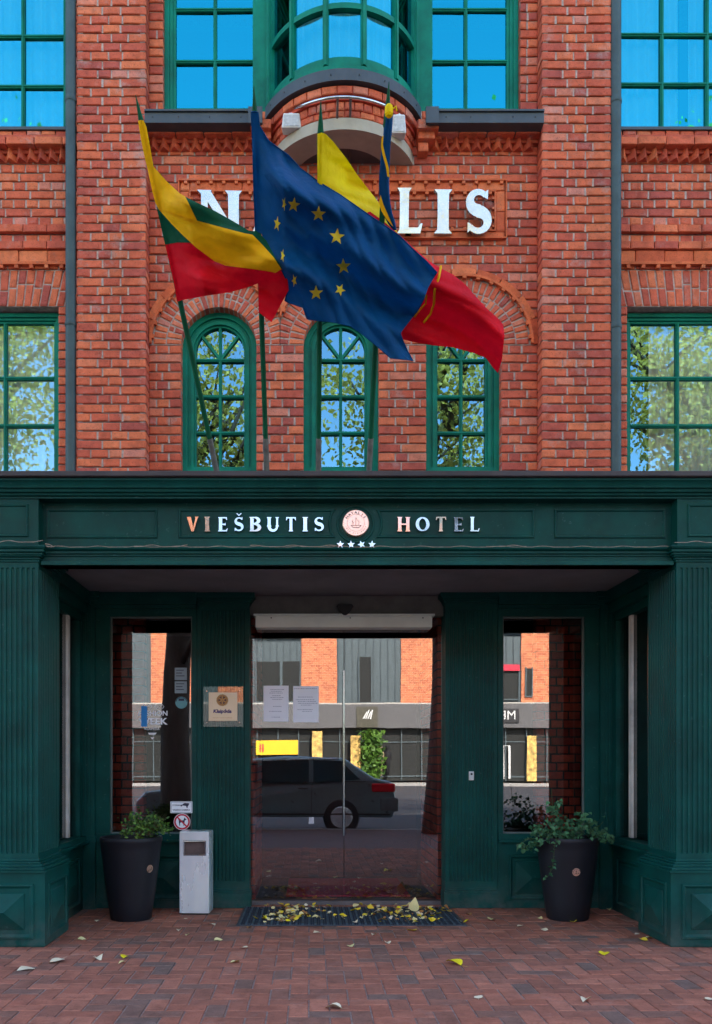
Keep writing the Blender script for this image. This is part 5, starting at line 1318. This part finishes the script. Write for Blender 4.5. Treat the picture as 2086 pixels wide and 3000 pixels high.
# (the loop above spans x -6..8, y -4..6: a second band finishes the strip before the door)
for i in range(-60, 80):
    for r_ in range(60, 76):
        k = (i-r_) % 4
        if k == 0: pav(i*A_, r_*A_, (i+2)*A_, (r_+1)*A_)
        if k == 3: pav(i*A_, r_*A_, (i+1)*A_, (r_+2)*A_)
structure(pv.build('pavement', PAVER, recalc=False))
bed = MB(); bed.box(PX0+.05, PX1-.05, PY0+.05, 7.2, -.06, -.006); structure(bed.build('pavement_bed', JOINT))
# plain paved apron further out (seen only in the glass)
mp, nt, b = nodes_of('distant_pavers'); bt = N(nt, 'ShaderNodeTexBrick'); bt.inputs['Scale'].default_value = 5.; bt.inputs['Color1'].default_value = (.17, .07, .06, 1); bt.inputs['Color2'].default_value = (.10, .06, .055, 1); bt.inputs['Mortar'].default_value = (.16, .13, .12, 1); bt.inputs['Mortar Size'].default_value = .012
tc = N(nt, 'ShaderNodeTexCoord'); nt.links.new(tc.outputs['Object'], bt.inputs[0]); nt.links.new(bt.outputs[0], b.inputs['Base Color']); b.inputs['Roughness'].default_value = .85
ap = MB(); ap.box(-40, PX0+.06, -.9, 7.13, -.2, -.003); ap.box(PX1-.06, 40, -.9, 7.13, -.2, -.003); ap.box(PX0+.06, PX1-.06, -.9, PY0+.06, -.2, -.003); structure(ap.build('sidewalk', mp))
kb = MB(); kb.box(-40, 40, -1.05, -.901, -.2, 0); structure(kb.build('kerb', KERBM))
rdm = MB(); rdm.box(-120, 120, -34, -1.0505, -.3, -.13); structure(rdm.build('road', ROADM))
ln = MB()
for x in range(-30, 34, 3): ln.box(x, x+.12, -8, -4, -.129, -.126)
structure(ln.build('road_marking', WHITEP))
fp = MB(); fp.box(-120, 120, -60, -34.001, -.4, -.125); structure(fp.build('far_pavement', LIGHTPAVE))
gr = MB(); gr.box(-400, 400, -400, 400, -.6, -.41); structure(gr.build('ground', ROADM))

# ------------------------------------------------------------------ fallen leaves
def leaf_mesh(k):
    m = MB(); n = 9; L, W = 1., R.uniform(.72, .95)
    out = []
    prof = [(0, .0), (.02, .22), (.12, .42), (.3, .5), (.5, .42), (.7, .27), (.86, .12), (1., 0)]
    cu_ = [R.uniform(.15, .7), R.uniform(-.5, .6), R.uniform(-.3, .5)]
    def zz(x, y): return cu_[0]*abs(y)*.8+cu_[1]*(x-.5)**2+cu_[2]*y*x+.02*math.sin(x*9+k)*1
    vs = []; 
    for x, w in prof: vs += [(x-.5, w*W, zz(x, w*W)), (x-.5, 0, zz(x, 0)), (x-.5, -w*W, zz(x, -w*W))]
    fs = []
    for i in range(len(prof)-1): a = 3*i; fs += [(a, a+1, a+4, a+3), (a+1, a+2, a+5, a+4)]
    zmin = min(v[2] for v in vs); vs = [(x, y, z-zmin+.012) for x, y, z in vs]
    m.raw(vs, fs)
    z0 = vs[1][2]; m.raw([(-.5, .012, z0), (-.5, -.012, z0), (-.95, -.01, z0+.02), (-.95, .01, z0+.02)], [(0, 1, 2, 3)])
    me = bpy.data.meshes.new('fallen_leaf'); me.from_pydata(m.v, [], m.f); me.polygons.foreach_set('use_smooth', [True]*len(me.polygons)); return me
LM = []
for mi in range(5):
    row = []
    for k in range(3):
        me = leaf_mesh(k+mi*3); me.materials.append(LEAFM[mi]); row.append(me)
    LM.append(row)
def leaf(x, y, z, s, mi, label, group, rz=None, tilt=(0, 0)):
    o = bpy.data.objects.new('fallen_leaf', R.choice(LM[mi])); COL.objects.link(o)
    o.location = (x, y, z); o.scale = (s, s, s); o.rotation_euler = (tilt[0], tilt[1], R.uniform(0, 2*PI) if rz is None else rz)
    tag(o, label, 'leaf', group); return o
def c7(p): return (p[0]/1.53/K, (2000+p[1]/1.53)/K)
def c8(p): return ((1043+p[0]/1.53)/K, (2000+p[1]/1.53)/K)
GL_ = 'leaves scattered on the brick pavement'
spec = [(c7((400, 1008)), .075, 3, 'long pale leaf against the left porch side wall'), (c7((433, 1068)), .045, 3, 'curled cream leaf left of the left pot'), (c7((368, 1152)), .045, 1, 'small yellowish leaf between left plinth and left pot'),
 (c7((247, 1255)), .085, 3, 'large pale leaf on the pavement below the left plinth, right one of two'), (c7((112, 1287)), .085, 3, 'large pale leaf on the pavement nearest the left picture edge'), (c7((443, 1240)), .06, 3, 'pinkish pale leaf left of the bright yellow one'),
 (c7((563, 1232)), .055, 4, 'bright yellow-green leaf on the pavement in front of the left pot'), (c7((545, 1256)), .04, 1, 'small pale leaf touching the bright yellow-green leaf'), (c7((803, 1112)), .045, 3, 'cream leaf on the pavement just in front of the steel bin'), (c7((838, 1132)), .035, 1, 'tiny yellow leaf in front of the steel bin, nearer the viewer'),
 (c7((955, 1085)), .05, 3, 'cream leaf between steel bin and doormat'), (c7((980, 1155)), .045, 1, 'yellowish leaf left of the doormat front corner, further forward'), (c7((1090, 1190)), .045, 3, 'cream leaf in front of the doormat left corner'), (c7((1048, 1255)), .05, 1, 'pale yellow leaf well in front of the doormat left corner'),
 (c7((780, 1025)), .04, 3, 'small leaf left of the steel bin foot'), (c7((835, 1058)), .03, 3, 'tiny white leaf under the steel bin front edge'), (c7((985, 1007)), .05, 1, 'leaf at the foot of the left door pillar'), (c7((1418, 1120)), .05, 3, 'grey-white leaf in front of the middle of the doormat'), (c7((1575, 1183)), .055, 1, 'yellow leaf two rows in front of the doormat middle'), (c7((1492, 1460)), .065, 3, 'cream curled leaf at the bottom middle of the picture'), (c7((1115, 1100)), .035, 2, 'small brown leaf at the doormat front left corner'),
 (c8((436, 1260)), .085, 4, 'biggest bright yellow leaf lying alone on the pavement'), (c8((610, 1063)), .07, 1, 'long yellowish leaf right of the doormat'), (c8((733, 1093)), .045, 3, 'cream leaf between doormat and right pot'), (c8((848, 1110)), .045, 3, 'dull cream leaf in front of the right pot'), (c8((825, 1057)), .04, 1, 'small leaf left of the right pot foot'), (c8((975, 1075)), .06, 0, 'yellow leaf against the right pot foot'), (c8((1135, 1018)), .05, 1, 'leaf in the corner behind the right pot'),
 (c8((1113, 1217)), .06, 4, 'bright yellow leaf on the pavement in front of the right pot'), (c8((1293, 1158)), .055, 0, 'yellow leaf lying beside the right plinth'), (c8((1305, 1146)), .05, 1, 'narrow leaf touching the right plinth'), (c8((1258, 1127)), .03, 3, 'tiny pale leaf at the back of the right plinth'), (c8((78, 1132)), .04, 3, 'small cream leaf in front of the doormat right of centre'), (c8((140, 1168)), .045, 3, 'cream leaf further in front of the doormat right of centre'), (c8((247, 1112)), .06, 0, 'yellow and brown leaf just off the doormat front edge'),
 (c8((548, 1410)), .045, 3, 'small cream leaf with a long stalk near the bottom of the picture'), (c8((1027, 1427)), .055, 3, 'pale leaf near the bottom right of the picture'), (c8((503, 1040)), .04, 2, 'orange leaf just right of the doormat'), (c8((1590, 1420)), .045, 3, 'pale leaf cut by the right picture edge'), (c8((475, 1000)), .065, 2, 'orange leaf standing up at the back right doormat corner')]
for (uv, s_, mi, lb) in spec:
    x, y = G(*uv); leaf(x, y, .0, s_*1.3, mi, lb, GL_, tilt=(R.uniform(-.1, .1), R.uniform(-.1, .1)))
x, y = G(933, 2052); o = leaf(x, 6.75, .03, .115, 1, 'largest pale yellow leaf standing on the doormat', 'leaves on the doormat', rz=0, tilt=(0, 0)); o.rotation_euler = (rad(62), 0, 0); o.rotation_euler = (rad(70), rad(-85), rad(0)); o.location.z = .075
n = 0
while n < 250:
    r_ = R.random()
    if r_ < .40: x, y = R.gauss(-.12, .15), R.uniform(6.28, 7.04)
    elif r_ < .85: x, y = R.gauss(.80, .22), R.uniform(6.26, 7.02)
    else: x, y = R.uniform(-.48, 1.15), R.uniform(6.26, 7.05)
    if not -.5 < x < 1.18: continue
    if -.12 < x < .1 and y < 6.45 and R.random() < .3: continue
    leaf(x, y, .014+R.random()*.012, R.uniform(.028, .058), R.choice([0, 0, 1, 1, 2, 2, 3, 4]), 'small yellow or brown leaf in the drift on the dark doormat', 'leaves on the doormat', tilt=(R.uniform(-.5, .5), R.uniform(-.5, .5))); n += 1
for (u, v) in ((590, 1955), (612, 1990), (665, 1992)): x, y = X(u, 7.6), 7.6+R.uniform(-.1, .3); leaf(x, y, .045, .05, 3, 'pale leaf blown onto the floor behind the glass door', 'leaves behind the glass door')

# ------------------------------------------------------------------ the street behind the viewer, seen in the glass
def tree(x, y, h, spread, zc0, label, n=9000, seed=1):
    rr = random.Random(seed); t = thing('street_tree', label, 'tree', (x, y, 0), 'autumn trees along the kerb')
    m = MB(); pts = [Vector((x+.06*math.sin(k*.9+seed), y+.05*math.cos(k*1.1), h*.62*k/8)) for k in range(9)]
    m.tube(pts, [.30, .25, .235, .22, .2, .18, .15, .12, .08], 12)
    tips = []
    for b in range(16):
        k = rr.randint(3, 8); p = pts[k]; a = rr.random()*2*PI; L = spread*rr.uniform(.5, 1.)
        q = p+Vector((math.cos(a)*L*.5, math.sin(a)*L*.5, L*.55)); e = p+Vector((math.cos(a)*L, math.sin(a)*L, L*rr.uniform(.7, 1.3)))
        m.tube([p, q, e], [.07, .045, .015], 6); tips += [q, e]
        for _ in range(3): c = q+Vector((rr.uniform(-1, 1), rr.uniform(-1, 1), rr.uniform(.1, 1)))*.9; m.tube([q, c], [.03, .008], 5); tips.append(c)
    m.build('trunk', BARK, t, smooth=True)
    m = MB(); clumps = tips+[Vector((x+rr.gauss(0, spread*.5), y+rr.gauss(0, spread*.45), rr.uniform(zc0, h-.6))) for _ in range(46)]
    for c in clumps:
        if c.z < zc0: c.z = zc0+rr.random()
    for _ in range(n):
        c = rr.choice(clumps); p = c+Vector((rr.gauss(0, .36), rr.gauss(0, .36), rr.gauss(0, .30)))
        if p.z > h: continue
        s_ = rr.uniform(.03, .07); a = Vector((rr.uniform(-1, 1), rr.uniform(-1, 1), rr.uniform(-1, 1))).normalized()*s_; b_ = a.cross(Vector((rr.uniform(-1, 1), rr.uniform(-1, 1), rr.uniform(-1, 1)))); b_ = b_.normalized()*s_*.8 if b_.length > 1e-5 else a
        m.face([p-a, p-b_*.8, p+a, p+b_*.8], (rr.random(), 0, 0))
    m.build('crown', AUT, t, recalc=False)
tree(-2.15, .1, 11.4, 1.9, 5.2, 'yellowing street tree left behind the viewer, mirrored in the left side window', 9500, 3)
tree(2.28, -.1, 11.2, 2.0, 5.2, 'yellowing street tree right behind the viewer, mirrored in the door', 9500, 5)
tree(-6.1, .0, 12.7, 2.2, 4.5, 'taller street tree mirrored in the left outer windows', 20000, 8)
tree(6.9, -.1, 12.8, 2.2, 4.5, 'taller street tree mirrored in the right outer windows', 20000, 11)
# opposite building
OY = -41.6
ob = thing('shop_building', 'brick and slate clad shop building across the street, mirrored in the door glass', 'building', (2, OY, 0))
def ox(u): return (u-CU)/33.9
def oz(v): return H+(CV-v)/33.9
bw_ = MB(); bw_.box(-45, 12.35, OY-12, OY-.02, 0, 15); bw_.box(12.35, 14, OY-12, OY-.021, 0, 9.5); bw_.box(14, 50, OY-12, OY-.02, 0, 14)
bw_.build('wall', SLATE, ob)
ms, nt, b = nodes_of('sunlit_brick'); bt = N(nt, 'ShaderNodeTexBrick'); bt.inputs['Scale'].default_value = 1.6; bt.inputs['Color1'].default_value = (.62, .21, .09, 1); bt.inputs['Color2'].default_value = (.40, .11, .05, 1); bt.inputs['Mortar'].default_value = (.62, .36, .24, 1); bt.inputs['Mortar Size'].default_value = .012
tc = N(nt, 'ShaderNodeTexCoord'); mpn = N(nt, 'ShaderNodeMapping'); mpn.inputs['Rotation'].default_value = (rad(90), 0, 0); nt.links.new(tc.outputs['Object'], mpn.inputs[0]); nt.links.new(mpn.outputs[0], bt.inputs[0]); nt.links.new(bt.outputs[0], b.inputs['Base Color']); b.inputs['Roughness'].default_value = .9
m = MB()
for (a, b_) in ((340, 450), (676, 755), (898, 1030), (1165, 1230), (60, 200), (490, 560)): m.box(ox(a), ox(b_), OY-.02, OY+.10, 5.05, 15.1)
m.build_apart('brick_panel', ms, ob, 0.3)
m = MB()
for u in list(range(575, 676, 15))+list(range(757, 898, 16))+list(range(1100, 1165, 16)): m.box(ox(u), ox(u)+.05, OY-.02, OY+.05, 5.1, 15 if u < 1099 else 9.5)
m.build('cladding_seam', simple('seam_dark', (.05, .07, .08), .5), ob)
m = MB(); m.box(-45, 50, OY, OY+.6, 3.48, 5.05); m.build('fascia_band', FASCIA, ob)
for (a, b_, z0, z1) in ((575, 672, 5.25, 7.9), (806, 832, 5.2, 8.2), (1122, 1158, 5.4, 7.6), (1176, 1188, 5.6, 7.4)):
    m = MB(); m.box(ox(a), ox(b_), OY+.02, OY+.12, z0, z1); m.mi = 1; m.box(ox(a)-.08, ox(a), OY, OY+.2, z0-.08, z1+.08); m.box(ox(b_), ox(b_)+.08, OY, OY+.2, z0-.08, z1+.08); m.box(ox(a), ox(b_), OY+.001, OY+.19, z0-.08, z0)
    if b_-a > 50: m.box(ox(628), ox(634), OY, OY+.18, z0, z1)
    m.build('window', [SHOPD, SLATE], ob)
m = MB()
for i, u in enumerate(range(300, 1240, 46)):
    m.mi = 1; m.box(ox(u), ox(u)+.07, OY-.01, OY+.2, 0, 3.48)
m.mi = 0; m.box(-45, 50, OY-.015, OY+.05, 0, 3.475); m.build('shopfront', [SHOPD, SLATE], ob)
m = MB(); m.box(ox(575), ox(668), OY+.3, OY+.35, oz(1692), oz(1660)); m.mi = 1
for u in (583, 589): m.box(ox(u), ox(u)+.1, OY+.355, OY+.37, oz(1686), oz(1668))
m.build('yellow_poster', [YELP, REDP], ob)
m = MB(); m.box(ox(798), ox(846), OY+.61, OY+.7, oz(1632), oz(1585)); m.mi = 1
for q in ((812, 1612, 820, 1596), (817, 1612, 825, 1592), (822, 1612, 829, 1596), (828, 1613, 832, 1592)):
    a, c = (ox(q[0]), oz(q[1])), (ox(q[2]), oz(q[3])); m.face([(a[0], OY+.71, a[1]), (a[0]+.09, OY+.71, a[1]), (c[0]+.09, OY+.71, c[1]), (c[0], OY+.71, c[1])])
m.build('dark_sign', [simple('sign_olive', (.07, .065, .045), .5), WHITEP], ob)
m = MB(); m.box(ox(1095), ox(1155), OY+.61, OY+.7, oz(1622), oz(1592)); m.build('black_sign', BLACKP, ob)
m = MB(); vs, fs = txt('ME', 1.); m.raw([(ox(1131)-v.x*.8, OY+.71, oz(1607)+v.y*.8) for v in vs], fs); m.build('sign_letters', WHITEP, ob, recalc=False)
m = MB(); m.box(ox(700), ox(722), OY+.4, OY+.8, oz(1735), oz(1640)); m.box(ox(785), ox(806), OY+.4, OY+.8, oz(1735), oz(1650)); m.box(ox(1175), ox(1196), OY+.3, OY+.4, oz(1750), oz(1650)); m.build_apart('golden_display', simple('display_gold', (.55, .36, .10), .6, var=.8, scale=3), ob, 0.3)
m = MB(); m.box(ox(694), ox(808), OY+.5, OY+1.5, oz(1745), oz(1733)); m.build('yellow_base', YELP, ob)
m = MB()
for j in range(5): m.box(ox(688), ox(812), OY+.8-.0+(4-j)*.35, OY+1.15+(4-j)*.35, -.13, .62-(4-j)*.14)
m.build('entrance_steps', simple('step_red', (.22, .06, .045), .8, var=.2), ob)
for i, (u, mt) in enumerate(((851, simple('coat_tan', (.42, .32, .2), .8)), (867, simple('coat_black', (.01, .01, .012), .8)))):
    m = MB(); m.lathe([(.12, 0), (.17, .9), (.25, 1.2), (.27, 1.55), (.1, 1.66), (.09, 1.72), (.14, 1.8), (.14, 1.95), (.05, 2.04)], (ox(u), OY+.5, .35), 14); m.build('shop_mannequin', mt, ob, smooth=True)
m = MB()
for q in ribbon([(ox(1122), oz(1745)), (ox(1122), oz(1672)), (ox(1136), oz(1672)), (ox(1136), oz(1745))], .14): m.face([(p[0], OY+.4, p[1]) for p in q])
m.build('white_picture_frame', WHITEP, ob)
m = MB(); m.box(ox(1118), ox(1160), OY+.2, OY+.3, 7.2, 7.62); m.build('red_signboard', REDP, ob)
m = MB(); m.box(-45, 50, OY+.06, OY+.12, 2.55, 2.62); m.box(-45, 50, OY+.06, OY+.12, .25, .34); m.build('shop_transom', SLATE, ob)
for (a, b_, z0, z1) in ((690, 712, 10.6, 12.6), (575, 672, 9.6, 12), (806, 832, 10.2, 13)):
    m = MB(); m.box(ox(a), ox(b_), OY+.101, OY+.13, z0, z1); m.mi = 1; m.box(ox(a)-.1, ox(b_)+.1, OY+.1, OY+.24, z0-.14, z0-.001); m.box((ox(a)+ox(b_))/2-.04, (ox(a)+ox(b_))/2+.04, OY+.131, OY+.17, z0, z1); m.mi = 2; m.box(ox(a)+.05, ox(a)+.3, OY+.1305, OY+.14, z0+.05, z1-.05)
    m.build('window', [SHOPD, SLATE, CLOTHC], ob)
m = MB(); m.box(-45, 50, OY+.1, OY+.28, 5.051, 5.16); m.build('band_cornice', LIGHTPAVE, ob)
gc = MB(); rr = random.Random(4)
for _ in range(1400):
    p = Vector((ox(830)+rr.gauss(0, .3), OY+1.2+rr.gauss(0, .2), rr.uniform(0, oz(1640)))); a = Vector((rr.uniform(-1, 1), rr.uniform(-1, 1), rr.uniform(-1, 1)))*.16; b_ = Vector((rr.uniform(-1, 1), rr.uniform(-1, 1), rr.uniform(-1, 1)))*.16
    gc.face([p-a, p-b_, p+a, p+b_], (rr.random(), 0, 0))
tag(gc.build('climbing_plant', BUSH, recalc=False), 'tall column of green foliage before the shopfront across the street', 'plant')
# parked car behind the viewer
car = thing('parked_car', 'silver grey estate car parked at the kerb, mirrored in the glass door', 'car', (-.75, -2.05, -.13))
side = [(-2.35, .35), (-2.38, .62), (-2.2, .80), (-1.3, .93), (-.55, 1.38), (.3, 1.46), (1.4, 1.42), (1.95, 1.05), (2.28, .98), (2.36, .62), (2.30, .32)]
def carmesh(pts, hw, zoff, tuck=.0):
    m = MB(); n = len(pts); L_ = []
    for s_ in (-1, 1):
        for (x, z) in pts: k = 1-.22*max(0, (z-.9)/.55)-tuck; L_.append((-.75+x, -2.05+s_*hw*k, -.13+z))
    m.raw(L_, [(i, (i+1) % n, n+(i+1) % n, n+i) for i in range(n)]+[tuple(range(n)), tuple(range(n, 2*n))[::-1]]); return m
carmesh(side, .9, 0).build('body', simple('car_silver', (.16, .24, .27), .3, .5, var=.05, coat=1), car, bevel=.05)
m = MB()
for s_ in (-1, 1):
    def cp(x, z): k = 1-.22*max(0, (z-.9)/.55); return (-.75+x, -2.05+s_*(.9*k+.006), -.13+z)
    for q in ([(-1.15, .98), (-.2, .98), (-.2, 1.36), (-.5, 1.34)], [(-.12, .98), (.75, .98), (.75, 1.40), (-.12, 1.38)], [(.83, .98), (1.7, 1.02), (1.35, 1.36), (.83, 1.39)]): m.face([cp(*p) for p in q])
m.build('side_window', simple('car_glass', (.02, .03, .035), .08, var=.05), car, recalc=False)
m = MB()
for s_ in (-1, 1):
    for x in (-1.2, -.16, .79):
        m.tube([cp(x, .30), cp(x+.02, .97)], .006, 4)
    m.tube([cp(-1.3, .965), cp(1.8, .985)], .008, 4); m.tube([cp(-2.2, .40), cp(2.25, .38)], .02, 4)
    for x in (-.45, .55): m.tube([cp(x, .86), cp(x+.18, .865)], .014, 5)
m.build('trim', BLACKP, car)
m = MB(); m.tube([cp(-1.15, 1.02), (-1.95, -2.05+1.02, .98)], .05, 8); m.tube([cp(-.1, 1.375), cp(1.3, 1.41)], .012, 5); m.build('roof_rail', STEELM, car)
for x in (-1.45, 1.35):
    for s_ in (-1, 1):
        m = MB(); c = (-.75+x, -2.05+s_*.80, .20); m.lathe([(.0, -.1), (.31, -.11), (.335, -.08), (.335, .08), (.31, .11), (0, .11)], c, 28, 'y'); w_ = m.build('wheel', BLACKP, car)
        m = MB(); m.lathe([(.20, s_*.112), (.19, s_*.118), (.02, s_*.1)], c, 20, 'y'); m.build('rim', STEELM, w_)
for s_ in (-1, 1):
    m = MB(); m.box(-.75+1.9, -.75+2.34, -2.05+s_*.62, -2.05+s_*.90, .66, .82); m.build('tail_light', simple('tail_red%d' % s_, (.6, .01, .02), .2), car, bevel=.03); m = MB(); m.box(-.75+2.05, -.75+2.40, -2.05+s_*.5, -2.05+s_*.905, .30, .56); m.build('bumper', simple('bumper%d' % s_, (.10, .12, .13), .5), car, bevel=.04)

# ------------------------------------------------------------------ light, sky, camera
SUN_EL, SUN_AZ = rad(38), rad(14)        # azimuth from +Y towards +X: behind the hotel
w = bpy.data.worlds.new('World'); scn.world = w; w.use_nodes = True; nt = w.node_tree
bg = nt.nodes['Background']; sk = nt.nodes.new('ShaderNodeTexSky'); sk.sky_type = 'NISHITA'; sk.sun_disc = False
sk.sun_elevation = SUN_EL; sk.sun_rotation = SUN_AZ; sk.air_density = 1.; sk.dust_density = 1.2; sk.ozone_density = .8
nt.links.new(sk.outputs[0], bg.inputs[0]); bg.inputs[1].default_value = .15
sd_ = bpy.data.lights.new('sun', 'SUN'); sd_.energy = 3.2; sd_.angle = rad(.5); sd_.color = (1, .93, .82)
so = bpy.data.objects.new('sun', sd_); COL.objects.link(so); so.location = (0, 30, 30)
dr = Vector((math.sin(SUN_AZ)*math.cos(SUN_EL), math.cos(SUN_AZ)*math.cos(SUN_EL), math.sin(SUN_EL)))
so.rotation_euler = dr.to_track_quat('Z', 'Y').to_euler()
cam = bpy.data.cameras.new('camera'); co = bpy.data.objects.new('camera', cam); COL.objects.link(co); scn.camera = co
co.location = (0, 0, H); co.rotation_euler = (rad(90), 0, 0)
cam.sensor_fit = 'HORIZONTAL'; cam.sensor_width = 24; cam.lens = 2480/2086*24; cam.shift_x = (1043-905)/2086; cam.shift_y = (2235-1500)/2086; cam.clip_end = 1500; cam.clip_start = .05
vs_ = scn.view_settings; vs_.view_transform = 'Standard'; vs_.look = 'None'; vs_.gamma = 1; vs_.exposure = 2.65
scn.cycles.max_bounces = 8; scn.cycles.transparent_max_bounces = 12; scn.cycles.use_denoising = True
